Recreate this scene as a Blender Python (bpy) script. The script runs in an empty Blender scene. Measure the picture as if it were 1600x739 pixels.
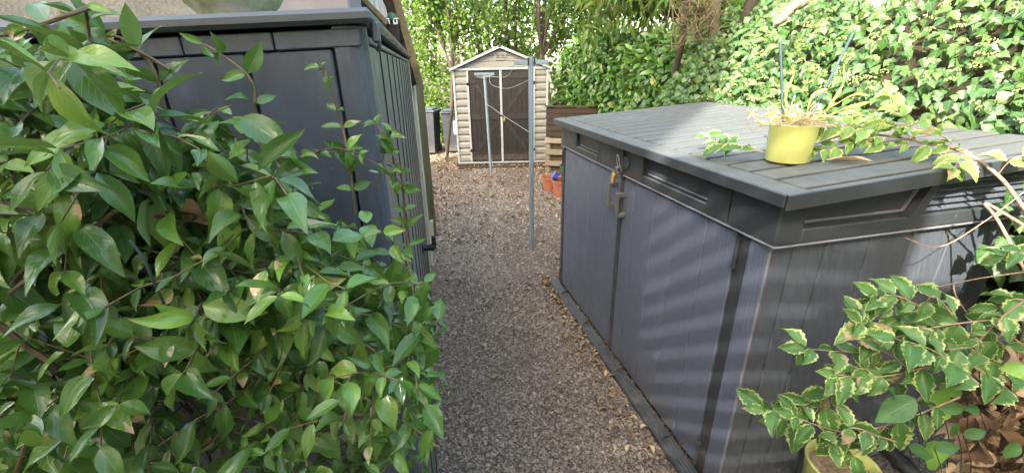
import bpy, bmesh, math, random
import numpy as np
from mathutils import Vector, Matrix
random.seed(7); rng = np.random.default_rng(11)
SC = bpy.context.scene; COL = SC.collection
R = math.radians
# ---------------------------------------------------------------- camera
FPX = 655.0; CAMZ = 1.7
def _cam():
    up = -np.array([35.0, -1630.5, -FPX]); up /= np.linalg.norm(up)
    fw = np.array([0, 0, -1.0]); Y = fw - fw.dot(up) * up; Y /= np.linalg.norm(Y)
    return np.array([np.cross(Y, up), Y, up])
CM = _cam()
cam = bpy.data.objects.new('camera', bpy.data.cameras.new('camera')); COL.objects.link(cam)
cam.data.sensor_width = 36; cam.data.lens = 36 * FPX / 1600; cam.data.clip_start = .02; cam.data.clip_end = 300
cam.matrix_world = Matrix.Translation((0, 0, CAMZ)) @ Matrix([list(r) for r in CM]).to_4x4()
SC.camera = cam
# ---------------------------------------------------------------- light
SUN_AZ = Vector((-.43, -.69)); SUN_EL = R(36)
SUN = Vector((SUN_AZ.normalized().x * math.cos(SUN_EL), SUN_AZ.normalized().y * math.cos(SUN_EL), math.sin(SUN_EL)))
w = bpy.data.worlds.new('World'); SC.world = w; w.use_nodes = True
wn = w.node_tree.nodes; wl = w.node_tree.links
sky = wn.new('ShaderNodeTexSky'); sky.sky_type = 'NISHITA'; sky.sun_disc = False
sky.sun_elevation = SUN_EL; sky.sun_rotation = math.atan2(SUN.x, SUN.y)
sky.air_density = 1.0; sky.dust_density = 3.0; sky.ozone_density = 1.0
wn['Background'].inputs[1].default_value = .15
tint = wn.new('ShaderNodeMix'); tint.data_type = 'RGBA'; tint.blend_type = 'MULTIPLY'; tint.inputs[0].default_value = 1; tint.inputs[7].default_value = (1.10, 1.0, .80, 1)  # warm tint takes the blue down, in place of white balance
wl.new(sky.outputs[0], tint.inputs[6]); wl.new(tint.outputs[2], wn['Background'].inputs[0])
sl = bpy.data.lights.new('sun', 'SUN'); sl.energy = 2.0; sl.angle = R(.55); sl.color = (1, .95, .86)
so = bpy.data.objects.new('sun', sl); COL.objects.link(so)
so.rotation_euler = SUN.to_track_quat('Z', 'Y').to_euler()
SC.view_settings.view_transform = 'Standard'; SC.view_settings.look = 'None'
SC.view_settings.exposure = 3.25; SC.view_settings.gamma = 1
SC.cycles.max_bounces = 8; SC.cycles.transparent_max_bounces = 8
# ---------------------------------------------------------------- projection helpers (used to read places off the photograph)
def ray(px, py): return CM @ np.array([px - 800, -(py - 369.5), -FPX])
def aty(px, py, y):
    r = ray(px, py); return Vector(r * (y / r[1]) + [0, 0, CAMZ])
def atz(px, py, z):
    r = ray(px, py); return Vector(r * ((z - CAMZ) / r[2]) + [0, 0, CAMZ])
def proj(P):
    c = (np.asarray(P, float) - [0, 0, CAMZ]) @ CM
    z = np.maximum(-c[..., 2], 1e-3)
    return 800 + FPX * c[..., 0] / z, 369.5 - FPX * c[..., 1] / z, -c[..., 2]
def inpoly(x, y, poly):
    x = np.asarray(x); y = np.asarray(y); r = np.zeros(x.shape, bool); n = len(poly); j = n - 1
    for i in range(n):
        xi, yi = poly[i]; xj, yj = poly[j]
        c = ((yi > y) != (yj > y)) & (x < (xj - xi) * (y - yi) / ((yj - yi) or 1e-9) + xi)
        r ^= c; j = i
    return r
# ---------------------------------------------------------------- objects
def props(o, label=None, cat=None, group=None, kind=None):
    if label: o['label'] = label
    if cat: o['category'] = cat
    if group: o['group'] = group
    if kind: o['kind'] = kind
    return o
def empty(name, label, cat, loc=(0, 0, 0), rz=0, group=None):
    o = bpy.data.objects.new(name, None); COL.objects.link(o); o.empty_display_size = .1
    o.location = loc; o.rotation_euler = (0, 0, rz); return props(o, label, cat, group)
def link(name, me, parent=None):
    o = bpy.data.objects.new(name, me); COL.objects.link(o)
    if parent: o.parent = parent
    return o
def tree_copy(root):
    c = root.copy(); COL.objects.link(c)
    for ch in list(root.children):
        d = ch.copy(); COL.objects.link(d); d.parent = c
        for g in list(ch.children):
            e = g.copy(); COL.objects.link(e); e.parent = d
    return c
class MB:
    def __init__(s): s.v = []; s.f = []; s.sm = []
    def add(s, vs, fs, smooth=False):
        o = len(s.v); s.v += [tuple(p) for p in vs]; s.f += [tuple(i + o for i in f) for f in fs]; s.sm += [smooth] * len(fs); return s
    def box(s, x0, x1, y0, y1, z0, z1, b=0.0, fn=None):
        if b <= 0:
            vs = [(x, y, z) for x in (x0, x1) for y in (y0, y1) for z in (z0, z1)]
            fs = [(0, 1, 3, 2), (4, 6, 7, 5), (0, 4, 5, 1), (2, 3, 7, 6), (0, 2, 6, 4), (1, 5, 7, 3)]
        else:
            b = min(b, (x1 - x0) * .45, (y1 - y0) * .45, (z1 - z0) * .45)
            bm = bmesh.new(); bmesh.ops.create_cube(bm, size=1)
            for q in bm.verts: q.co = Vector(((x0 + x1) / 2 + q.co.x * (x1 - x0), (y0 + y1) / 2 + q.co.y * (y1 - y0), (z0 + z1) / 2 + q.co.z * (z1 - z0)))
            bmesh.ops.bevel(bm, geom=bm.edges[:], offset=b, segments=1, affect='EDGES')
            bm.verts.index_update()
            vs = [tuple(q.co) for q in bm.verts]; fs = [tuple(q.index for q in f.verts) for f in bm.faces]; bm.free()
        if fn: vs = [fn(*p) for p in vs]
        return s.add(vs, fs)
    def beam(s, a, b, wx, wz, up=(0, 0, 1), bev=0.0):
        a = Vector(a); b = Vector(b); d = (b - a); L = d.length; d.normalize(); x = d.cross(Vector(up)).normalized(); z = x.cross(d)
        return s.box(-wx / 2, wx / 2, 0, L, -wz / 2, wz / 2, bev, lambda p, q, r: tuple(a + x * p + d * q + z * r))
    def tube(s, pts, r, n=8, cap=True):
        pts = [Vector(p) for p in pts]; rs = r if isinstance(r, (list, tuple)) else [r] * len(pts)
        vs = []; ref = Vector((.3, .2, 1)).normalized()
        for i, p in enumerate(pts):
            t = (pts[min(i + 1, len(pts) - 1)] - pts[max(i - 1, 0)]).normalized()
            if abs(t.dot(ref)) > .95: ref = Vector((1, .1, 0)).normalized()
            x = t.cross(ref).normalized(); y = t.cross(x)
            for k in range(n):
                a = 2 * math.pi * k / n; vs.append(tuple(p + (x * math.cos(a) + y * math.sin(a)) * rs[i]))
        fs = [(i * n + k, i * n + (k + 1) % n, (i + 1) * n + (k + 1) % n, (i + 1) * n + k) for i in range(len(pts) - 1) for k in range(n)]
        s.add(vs, fs, True)
        if cap and n > 3: s.add([], []); o = len(s.v) - len(vs); s.f += [tuple(o + k for k in range(n))[::-1], tuple(o + (len(pts) - 1) * n + k for k in range(n))]; s.sm += [False, False]
        return s
    def lathe(s, prof, n=32, c=(0, 0, 0), sx=1, sy=1):
        vs = [(c[0] + sx * r * math.cos(2 * math.pi * k / n), c[1] + sy * r * math.sin(2 * math.pi * k / n), c[2] + z) for r, z in prof for k in range(n)]
        fs = [(i * n + k, i * n + (k + 1) % n, (i + 1) * n + (k + 1) % n, (i + 1) * n + k) for i in range(len(prof) - 1) for k in range(n)]
        return s.add(vs, fs, True)
    def prism(s, poly, axis, a, b):
        n = len(poly)
        def P(p, t): return (t, p[0], p[1]) if axis == 'x' else ((p[0], t, p[1]) if axis == 'y' else (p[0], p[1], t))
        vs = [P(p, a) for p in poly] + [P(p, b) for p in poly]
        fs = [tuple(range(n))[::-1], tuple(range(n, 2 * n))] + [(i, (i + 1) % n, (i + 1) % n + n, i + n) for i in range(n)]
        return s.add(vs, fs)
    def build(s, name, mat, parent=None, smooth_angle=None):
        me = bpy.data.meshes.new(name); me.from_pydata(s.v, [], s.f); me.materials.append(mat)
        me.polygons.foreach_set('use_smooth', s.sm)
        bm = bmesh.new(); bm.from_mesh(me); bmesh.ops.recalc_face_normals(bm, faces=bm.faces); bm.to_mesh(me); bm.free()
        if any(s.sm):
            try: me.set_sharp_from_angle(angle=R(40))
            except Exception: pass
        me.update(); return link(name, me, parent)
# ---------------------------------------------------------------- materials
class NT:
    def __init__(s, name):
        s.m = bpy.data.materials.new(name); s.m.use_nodes = True; s.t = s.m.node_tree; s.b = s.t.nodes['Principled BSDF']; s.out = s.t.nodes['Material Output']
    def n(s, typ, **kw):
        d = s.t.nodes.new(typ)
        for k, v in kw.items(): setattr(d, k, v)
        return d
    def set(s, sock, v):
        if hasattr(v, 'is_output') or isinstance(v, bpy.types.NodeSocket): s.t.links.new(v, sock)
        else: sock.default_value = v
    def math(s, op, a, b=0.0, c=0.0):
        d = s.n('ShaderNodeMath', operation=op); s.set(d.inputs[0], a); s.set(d.inputs[1], b); s.set(d.inputs[2], c); return d.outputs[0]
    def mix(s, f, a, b, mode='MIX'):
        d = s.n('ShaderNodeMix', data_type='RGBA', blend_type=mode); s.set(d.inputs[0], f)
        s.set(d.inputs[6], a if not isinstance(a, tuple) else (*a, 1)[:4]); s.set(d.inputs[7], b if not isinstance(b, tuple) else (*b, 1)[:4]); return d.outputs[2]
    def coord(s, kind='Object', scale=(1, 1, 1), rot=(0, 0, 0)):
        if kind == 'World': src = s.n('ShaderNodeNewGeometry').outputs['Position']
        else: src = s.n('ShaderNodeTexCoord').outputs[kind]
        mp = s.n('ShaderNodeMapping'); mp.inputs['Scale'].default_value = scale; mp.inputs['Rotation'].default_value = rot
        s.t.links.new(src, mp.inputs[0]); return mp.outputs[0]
    def noise(s, co, scale, detail=4, rough=.6, dist=0.0, col=False):
        d = s.n('ShaderNodeTexNoise'); s.t.links.new(co, d.inputs['Vector']); d.inputs['Scale'].default_value = scale
        d.inputs['Detail'].default_value = detail; d.inputs['Roughness'].default_value = rough; d.inputs['Distortion'].default_value = dist
        return d.outputs[1 if col else 0]
    def ramp(s, f, stops, interp='LINEAR'):
        d = s.n('ShaderNodeValToRGB'); s.set(d.inputs[0], f); cr = d.color_ramp; cr.interpolation = interp
        while len(cr.elements) < len(stops): cr.elements.new(.5)
        for e, (p, c) in zip(cr.elements, stops):
            e.position = p; e.color = (*c, 1) if len(c) == 3 else c
        return d.outputs[0]
    def g(s, f, a, b, lo=0.0, hi=1.0):
        d = s.n('ShaderNodeMapRange'); d.interpolation_type = 'SMOOTHSTEP'; s.set(d.inputs[0], f)
        for i, v in zip((1, 2, 3, 4), (a, b, lo, hi)): s.set(d.inputs[i], v)
        return d.outputs[0]
    def bump(s, h, strength=.5, dist=.01):
        d = s.n('ShaderNodeBump'); d.inputs['Strength'].default_value = strength; d.inputs['Distance'].default_value = dist
        s.t.links.new(h, d.inputs['Height']); s.t.links.new(d.outputs[0], s.b.inputs['Normal']); return d.outputs[0]
    def fin(s, col, rough=.5, metal=0.0, spec=.5):
        s.set(s.b.inputs['Base Color'], (*col, 1) if isinstance(col, tuple) else col); s.set(s.b.inputs['Roughness'], rough)
        s.b.inputs['Metallic'].default_value = metal; s.b.inputs['Specular IOR Level'].default_value = spec; return s.m
def grey3(v): return (v, v, v)
def plastic(name, c, rough=.45, grain=0.0, gscale=(1, 1, 1), dirt=.3, dirtc=(.16, .15, .13), spec=.5, var=.1, axis=None):
    t = NT(name); co = t.coord('Object'); r = t.n('ShaderNodeObjectInfo').outputs['Random']
    big = t.noise(co, 2.5, 5); col = t.mix(t.g(big, .35, .75, 0, 1), tuple(x * (1 - var) for x in c), tuple(x * (1 + var) for x in c))
    col = t.mix(t.g(t.noise(co, 9, 6, .7), .55, .8, 0, dirt), col, dirtc)
    col = t.mix(t.math('MULTIPLY', r, .22), col, tuple(x * .7 for x in c))
    wz = t.n('ShaderNodeSeparateXYZ'); t.t.links.new(t.n('ShaderNodeNewGeometry').outputs['Position'], wz.inputs[0])
    splash = t.math('MULTIPLY', t.g(wz.outputs[2], .02, .30, 1, 0), t.g(t.noise(co, 22, 6, .7), .35, .7, 0, .55)); col = t.mix(splash, col, (.17, .14, .11))
    streak = t.g(t.noise(t.coord('World', (16, 16, 1.1)), 3, 5, .6), .56, .75, 0, .22); col = t.mix(streak, col, tuple(min(1, x * 1.9 + .02) for x in c))
    speck = t.g(t.noise(t.coord('World'), 95, 2, .5), .74, .77, 0, .6); col = t.mix(speck, col, (.35, .35, .34))
    gl = t.noise(t.coord('Object', gscale), 60, 5, .65, .6)
    if grain:
        wv = t.n('ShaderNodeTexWave', wave_type='RINGS', rings_direction='Y' if axis is None else axis); wv.inputs['Scale'].default_value = 3.2; wv.inputs['Distortion'].default_value = 7; wv.inputs['Detail'].default_value = 3; wv.inputs['Detail Scale'].default_value = 1.3
        mp = t.coord('Object', (7, 7, .9) if gscale[2] < 1 else (7, .9, 7)); 
        ad = t.n('ShaderNodeVectorMath', operation='ADD'); t.t.links.new(mp, ad.inputs[0])
        cb = t.n('ShaderNodeCombineXYZ'); t.t.links.new(t.math('MULTIPLY', r, 37.0), cb.inputs[0]); t.t.links.new(t.math('MULTIPLY', r, 11.0), cb.inputs[2]); t.t.links.new(cb.outputs[0], ad.inputs[1])
        t.t.links.new(ad.outputs[0], wv.inputs['Vector'])
        h = t.math('ADD', t.math('MULTIPLY', wv.outputs[1], .6), t.math('MULTIPLY', gl, .7)); t.bump(h, grain, .002)
        col = t.mix(t.math('MULTIPLY', t.g(wv.outputs[1], .1, .4, 1, 0), .22), col, tuple(x * .45 for x in c))
    else: t.bump(gl, .12, .001)
    return t.fin(col, t.g(t.noise(co, 14, 5), .3, .7, rough - .07, rough + .12), 0, spec)
def wood(name, c1, c2, rough=.8, axis=2, dark=.5, sc=1):
    t = NT(name); s = [9 * sc, 9 * sc, 9 * sc]; s[axis] = .8 * sc; co = t.coord('Object', tuple(s)); r = t.n('ShaderNodeObjectInfo').outputs['Random']
    n1 = t.noise(co, 3, 8, .7, .8); col = t.ramp(n1, [(.3, c1), (.7, c2)])
    col = t.mix(t.g(t.noise(t.coord('Object'), 5, 6, .7), .5, .8, 0, dark), col, tuple(x * .35 for x in c1))
    col = t.mix(t.math('MULTIPLY', r, .4), col, tuple(x * .5 for x in c1)); t.bump(n1, .5, .004); return t.fin(col, rough, 0, .25)
def metal(name, c, rough=.35, m=1.0):
    t = NT(name); co = t.coord('Object'); n1 = t.noise(co, 12, 6, .7)
    col = t.mix(t.g(n1, .4, .75, 0, .6), c, tuple(x * .55 for x in c)); t.bump(n1, .1, .002); return t.fin(col, t.g(n1, .3, .7, rough, rough + .2), m)
def plain(name, c, rough=.6, var=.25, sc=12, spec=.4, bump=.2):
    t = NT(name); n1 = t.noise(t.coord('Object'), sc, 6, .65); r = t.n('ShaderNodeObjectInfo').outputs['Random']
    col = t.mix(t.g(n1, .3, .75), tuple(x * (1 - var) for x in c), tuple(x * (1 + var) for x in c)); col = t.mix(t.math('MULTIPLY', r, .15), col, tuple(x * .5 for x in c))
    t.bump(n1, bump, .004); return t.fin(col, rough, 0, spec)
def leafmat(name, stops, trans=.35, rough=.35, vein=(.25, .4, .12), veinamt=.35, margin=None, mw=.12, dead=.05, nv=9, coat=0.0, bump=.35, tcol=None, under=None, hv=None):
    t = NT(name); uv = t.n('ShaderNodeUVMap'); uv.uv_map = 'UVMap'; sx = t.n('ShaderNodeSeparateXYZ'); t.t.links.new(uv.outputs[0], sx.inputs[0])
    u = t.math('ABSOLUTE', t.math('SUBTRACT', sx.outputs[0], .5)); v = sx.outputs[1]
    at = t.n('ShaderNodeAttribute'); at.attribute_name = 'rnd'
    r = t.math('FRACT', t.math('ADD', t.n('ShaderNodeObjectInfo').outputs['Random'], at.outputs['Fac']))
    wp = t.coord('World'); nz = t.noise(wp, 30, 3)
    col = t.ramp(t.math('ADD', t.math('MULTIPLY', r, .9), t.math('MULTIPLY', nz, .1)), stops)
    mid = t.g(u, .012, .04, 1, 0)
    sv = t.math('SINE', t.math('MULTIPLY', t.math('SUBTRACT', v, t.math('MULTIPLY', u, .75)), nv * 6.283))
    svm = t.math('MULTIPLY', t.g(sv, .8, 1, 0, .55), t.g(u, .4, .48, 1, 0))
    vn = t.math('MAXIMUM', mid, svm)
    if margin:
        cmb = t.n('ShaderNodeCombineXYZ'); t.t.links.new(sx.outputs[0], cmb.inputs[0]); t.t.links.new(v, cmb.inputs[1]); t.t.links.new(t.math('MULTIPLY', r, 30.0), cmb.inputs[2])
        un = t.math('ADD', u, t.math('MULTIPLY', t.math('SUBTRACT', t.noise(cmb.outputs[0], 4, 5, .7), .5), .8))
        col = t.mix(t.g(un, .5 - mw - .02, .5 - mw + .03), col, margin)
    col = t.mix(t.math('MULTIPLY', vn, veinamt), col, vein)
    if dead:
        d = t.math('MULTIPLY', t.g(t.noise(wp, 28, 4, .6), .53, .56), t.g(r, 1 - dead * 3.5, 1 - dead * 3.5 + .02))
        d = t.math('MULTIPLY', d, t.g(t.math('ADD', v, u), .45, .6)); col = t.mix(d, col, (.42, .30, .18))
    h = t.math('ADD', t.math('MULTIPLY', vn, -.6), t.math('MULTIPLY', t.noise(wp, 160, 3), .4)); nb = t.bump(h, bump, .0015)
    if under:
        bf = t.n('ShaderNodeNewGeometry').outputs['Backfacing']; col = t.mix(bf, col, under)
    t.fin(col, t.g(nz, .3, .7, rough - .05, rough + .12), 0, .5)
    tr = t.n('ShaderNodeBsdfTranslucent'); tc = t.mix(.5, col, tcol or (.25, .4, .03)); t.t.links.new(tc, tr.inputs[0]); t.t.links.new(nb, tr.inputs['Normal'])
    ms = t.n('ShaderNodeMixShader'); ms.inputs[0].default_value = trans; t.t.links.new(t.b.outputs[0], ms.inputs[1]); t.t.links.new(tr.outputs[0], ms.inputs[2]); t.t.links.new(ms.outputs[0], t.out.inputs[0])
    return t.m
M = {}
M['box_plank'] = plastic('box_plank', (.124, .142, .194), .42, .55, (6, 6, .35), .25, (.2, .2, .22), spec=.6)
M['box_frame'] = plastic('box_frame', (.044, .049, .056), .45, 0, dirt=.35, dirtc=(.12, .115, .10))
M['box_side'] = plastic('box_side', (.094, .106, .126), .38, .5, (6, 6, .35), .3, (.10, .10, .10), spec=.6, axis='X')
M['box_lid'] = plastic('box_lid', (.098, .101, .096), .55, .25, (6, .35, 6), .45, (.23, .22, .18))
M['box_handle'] = plastic('box_handle', (.10, .105, .115), .5, 0)
M['box_dark'] = plain('box_dark', (.02, .02, .022), .7, .2)
M['box_edge'] = plastic('box_edge', (.20, .20, .22), .35, 0)
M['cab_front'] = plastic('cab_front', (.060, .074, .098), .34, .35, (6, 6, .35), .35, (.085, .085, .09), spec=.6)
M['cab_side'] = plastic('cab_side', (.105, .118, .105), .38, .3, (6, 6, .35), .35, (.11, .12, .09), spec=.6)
M['cab_lid'] = plastic('cab_lid', (.075, .085, .10), .34, 0, dirt=.4, dirtc=(.12, .13, .10))
M['siding'] = plastic('siding', (.205, .21, .195), .55, 0, dirt=.55, dirtc=(.11, .11, .085), var=.08)
M['alu'] = metal('alu', (.38, .41, .42), .45, .45)
M['door_brown'] = plastic('door_brown', (.0105, .0092, .009), .5, .4, (6, 6, .35), .2, (.022, .02, .018))
M['door_rail'] = plastic('door_rail', (.018, .015, .014), .5, .3, (6, 6, .35), .3, (.04, .035, .03))  # same brown as the doors, highlights put in as a lighter colour
M['pole'] = plastic('pole', (.17, .225, .27), .45, 0, dirt=.4, dirtc=(.12, .13, .13))
M['black'] = plain('black', (.014, .014, .016), .4, .2)
M['steel'] = metal('steel', (.7, .7, .72), .22)
M['brass'] = metal('brass', (.72, .47, .16), .28)
M['wood_grey'] = wood('wood_grey', (.16, .135, .10), (.28, .24, .18), axis=0)
M['wood_dark'] = wood('wood_dark', (.028, .020, .015), (.065, .048, .036), axis=0)
M['wood_old'] = wood('wood_old', (.12, .09, .05), (.25, .20, .12), axis=1)
M['wood_olive'] = wood('wood_olive', (.085, .08, .04), (.17, .16, .09), axis=2)
M['terracotta'] = plain('terracotta', (.30, .11, .06), .75, .2)
M['tub_green'] = plain('tub_green', (.03, .09, .055), .5, .2)
M['packet_blue'] = plain('packet_blue', (.05, .08, .3), .4, .3, 30)
M['white_plastic'] = plain('white_plastic', (.72, .72, .70), .5, .1)
M['bin'] = plastic('bin', (.028, .031, .04), .5, 0, dirt=.4, dirtc=(.09, .09, .08))
M['bin_lid'] = plastic('bin_lid', (.05, .065, .085), .42, 0)
M['white_sheet'] = plain('white_sheet', (.62, .64, .62), .5, .12, 4)
M['beige'] = plain('beige', (.50, .47, .36), .6, .15, 6)
M['bark'] = wood('bark', (.025, .02, .015), (.08, .065, .048), axis=2, sc=2)
M['bark_pale'] = wood('bark_pale', (.16, .135, .09), (.32, .28, .19), axis=2, sc=3)
M['twig'] = plain('twig', (.13, .095, .05), .7, .3, 40)
M['twig_dark'] = plain('twig_dark', (.06, .042, .028), .8, .3, 40)
M['twig_pink'] = plain('twig_pink', (.40, .25, .17), .5, .2, 40)
M['straw'] = plain('straw', (.52, .42, .24), .7, .3, 30)
M['yellow_dead'] = plain('yellow_dead', (.66, .52, .10), .6, .25, 25)
M['stake'] = plain('stake', (.05, .085, .085), .4, .2, 30)
M['soil'] = plain('soil', (.10, .07, .045), .95, .4, 60, .1, .6)
M['mossy_soil'] = plain('mossy_soil', (.30, .21, .13), .95, .4, 70, .1, .8)
M['wire'] = plain('wire', (.32, .40, .40), .5, .1)
M['house_wall'] = plain('house_wall', (.55, .50, .42), .85, .08, 3)
M['roof_tile'] = plain('roof_tile', (.16, .08, .06), .8, .25, 8)
M['glass_dark'] = plain('glass_dark', (.03, .035, .04), .1, .1)
def limepot():
    t = NT('lime_pot'); co = t.coord('Object'); n = t.noise(co, 18, 5)
    col = t.mix(t.g(n, .4, .75, 0, .5), (.44, .46, .14), (.36, .38, .12)); t.bump(n, .05, .002); t.fin(col, .3, 0, .5); t.b.inputs['Coat Weight'].default_value = .2; return t.m
M['lime'] = limepot()
def render_wall():
    t = NT('roughcast'); co = t.coord('Object'); n = t.noise(co, 55, 5, .7); b = t.noise(co, 3, 4)
    col = t.ramp(t.math('ADD', t.math('MULTIPLY', n, .6), t.math('MULTIPLY', b, .4)), [(.3, (.10, .10, .085)), (.55, (.24, .235, .205)), (.75, (.34, .33, .29))]); t.bump(n, 1, .012); return t.fin(col, .95, 0, .15)
M['roughcast'] = render_wall()
M['smooth_render'] = plain('smooth_render', (.20, .19, .20), .8, .12, 3)
def moss_stone():
    t = NT('mossy_stone'); co = t.coord('Object'); n = t.noise(co, 9, 7, .7)
    col = t.ramp(n, [(.35, (.14, .17, .08)), (.5, (.34, .36, .24)), (.62, (.52, .52, .42))]); t.bump(t.noise(co, 40, 5), .4, .004); return t.fin(col, .85, 0, .2)
M['mossy_stone'] = moss_stone()
def ground_mat():
    t = NT('gravel_ground'); co = t.coord('World'); vo = t.n('ShaderNodeTexVoronoi'); t.t.links.new(co, vo.inputs[0]); vo.inputs['Scale'].default_value = 62; vo.inputs['Randomness'].default_value = 1
    sx = t.n('ShaderNodeSeparateColor'); t.t.links.new(vo.outputs['Color'], sx.inputs[0])
    st = t.ramp(sx.outputs[0], [(0, (.12, .095, .075)), (.35, (.18, .14, .11)), (.6, (.24, .20, .16)), (.85, (.22, .21, .20)), (1, (.34, .29, .24))])
    edge = t.g(vo.outputs['Distance'], .2, .75); col = t.mix(edge, st, (.13, .10, .08))
    patch = t.g(t.noise(co, 1.6, 5, .6), .45, .65); col = t.mix(t.math('MULTIPLY', patch, .55), col, (.085, .058, .042))
    h = t.math('SUBTRACT', t.math('MULTIPLY', edge, -1.0), t.math('MULTIPLY', t.noise(co, 200, 3), .3)); t.bump(h, .9, .012); return t.fin(col, .92, 0, .15)
M['ground'] = ground_mat()
def attr_ramp(name, stops, rough=.85, nsc=120, bump=.4, spec=.25, trans=0):
    t = NT(name); at = t.n('ShaderNodeAttribute'); at.attribute_name = 'rnd'; r = t.math('FRACT', t.math('ADD', at.outputs['Fac'], t.n('ShaderNodeObjectInfo').outputs['Random']))
    n = t.noise(t.coord('World'), nsc, 4); col = t.ramp(r, stops); col = t.mix(t.g(n, .3, .7, 0, .5), col, t.mix(.5, col, (.05, .04, .03))); t.bump(n, bump, .003); return t.fin(col, rough, 0, spec)
M['stones'] = attr_ramp('stones', [(0, (.19, .155, .12)), (.2, (.24, .19, .145)), (.4, (.30, .24, .185)), (.55, (.27, .235, .20)), (.72, (.33, .265, .205)), (.88, (.39, .34, .28)), (1, (.28, .195, .14))])
M['dry'] = attr_ramp('dry', [(0, (.14, .085, .05)), (.3, (.26, .17, .10)), (.6, (.40, .29, .18)), (.85, (.50, .39, .25)), (1, (.22, .14, .08))], .7, 60)
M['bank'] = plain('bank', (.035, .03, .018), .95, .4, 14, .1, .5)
G = lambda *a: [(i / (len(a) - 1), c) for i, c in enumerate(a)]
M['jasmine'] = leafmat('jasmine', G((.026, .068, .018), (.045, .115, .026), (.070, .16, .028), (.036, .092, .022), (.11, .22, .032), (.052, .13, .026), (.16, .28, .038), (.058, .135, .028)), .16, .17, (.16, .28, .10), .35, dead=.030, nv=8, under=(.13, .22, .07))
M['ivy'] = leafmat('ivy', G((.026, .068, .018), (.042, .105, .024), (.032, .082, .024), (.058, .128, .027), (.085, .13, .032), (.038, .098, .026)), .2, .42, (.20, .33, .12), .5, dead=.006, nv=4)
M['ivy_flower'] = plain('ivy_flower', (.27, .31, .11), .7, .25, 60)
M['laurel'] = leafmat('laurel', G((.02, .06, .014), (.04, .12, .02), (.07, .17, .025), (.03, .09, .018), (.12, .21, .035)), .25, .27, (.25, .4, .1), .35, dead=.02)
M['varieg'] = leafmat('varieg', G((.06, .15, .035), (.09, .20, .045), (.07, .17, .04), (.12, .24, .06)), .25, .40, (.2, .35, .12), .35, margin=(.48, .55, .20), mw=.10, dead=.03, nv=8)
M['varieg_sun'] = leafmat('varieg_sun', G((.12, .24, .05), (.17, .30, .07), (.14, .27, .06)), .25, .45, (.2, .35, .12), .35, margin=(.56, .58, .20), mw=.12, dead=.05, nv=7)  # brighter copy of varieg, sunlight put into the leaf colours
M['serrate'] = leafmat('serrate', G((.045, .13, .035), (.06, .16, .04), (.05, .14, .03)), .2, .45, (.14, .26, .10), .6, dead=0, nv=10, bump=.8)
M['bright_leaf'] = leafmat('bright_leaf', G((.17, .36, .05), (.20, .40, .06)), .35, .4, (.3, .5, .15), .5, dead=0)
M['tree_leaf'] = leafmat('tree_leaf', G((.03, .075, .014), (.06, .13, .02), (.11, .19, .025), (.05, .11, .02), (.18, .24, .04)), .45, .45, (.3, .4, .1), .2, dead=.0, tcol=(.32, .42, .05))
M['tree_leaf_dark'] = leafmat('tree_leaf_dark', G((.03, .07, .015), (.05, .12, .02), (.045, .10, .018), (.08, .15, .03)), .4, .4, (.3, .4, .1), .2, dead=.03, tcol=(.3, .45, .04))
M['drying_leaf'] = leafmat('drying_leaf', G((.04, .10, .015), (.06, .13, .02), (.08, .13, .03), (.05, .11, .02), (.12, .13, .04)), .4, .4, (.3, .4, .1), .3, dead=.02, tcol=(.4, .45, .05))
# ---------------------------------------------------------------- leaves
def leaf(L, W, prof, nl=7, nw=4, fold=.25, droop=.25, wave=.0, curl=0.0, seed=0, pet=.0, twist=0.0):
    rr = random.Random(seed); V = []; UV = []; ph = rr.random() * 6
    for i in range(nl + 1):
        t = i / nl; wd = max(prof(t), .012) * W / 2
        for j in range(nw + 1):
            s = 2 * j / nw - 1; x = s * wd; y = L * (pet + t * (1 - pet)); a = abs(s)
            z = fold * a * wd - droop * L * t * t + wave * L * math.sin(t * 9 + ph + (2 if s > 0 else 0)) * a + curl * L * math.sin(t * 3.1) * a * a
            tw = twist * t; x, z = x * math.cos(tw) - z * math.sin(tw), x * math.sin(tw) + z * math.cos(tw)
            V.append((x, y, z)); UV.append((.5 + s / 2, t))
    n = nw + 1; F = [(i * n + j, i * n + j + 1, (i + 1) * n + j + 1, (i + 1) * n + j) for i in range(nl) for j in range(nw)]
    return np.array(V), np.array(F), np.array(UV)
ell = lambda t: math.sin(math.pi * min(t ** .85, 1)) ** .75 if 0 < t < .78 else (max(0, (1 - t)) / .22) ** 1.25 * .62 * (.22 / .22) if t >= .78 else 0
def acum(t): return (math.sin(math.pi * t ** .8) ** .8 if 0 < t < 1 else 0) * (1 - .35 * max(0, t - .6) / .4)
def obl(t): return math.sin(math.pi * t) ** .55 if 0 < t < 1 else 0
def lance(t): return math.sin(math.pi * t ** .7) if 0 < t < 1 else 0
def ivyp(t):
    ks = [(0, .30), (.06, .62), (.16, .92), (.22, 1.0), (.30, .72), (.38, .70), (.48, .80), (.56, .60), (.66, .44), (.82, .22), (1, 0)]
    for (a, p), (b, q) in zip(ks, ks[1:]):
        if a <= t <= b: return p + (q - p) * (t - a) / (b - a)
def ser(base, n, amp): return lambda t: base(t) * (1 - amp * ((t * n) % 1.0))
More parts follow.
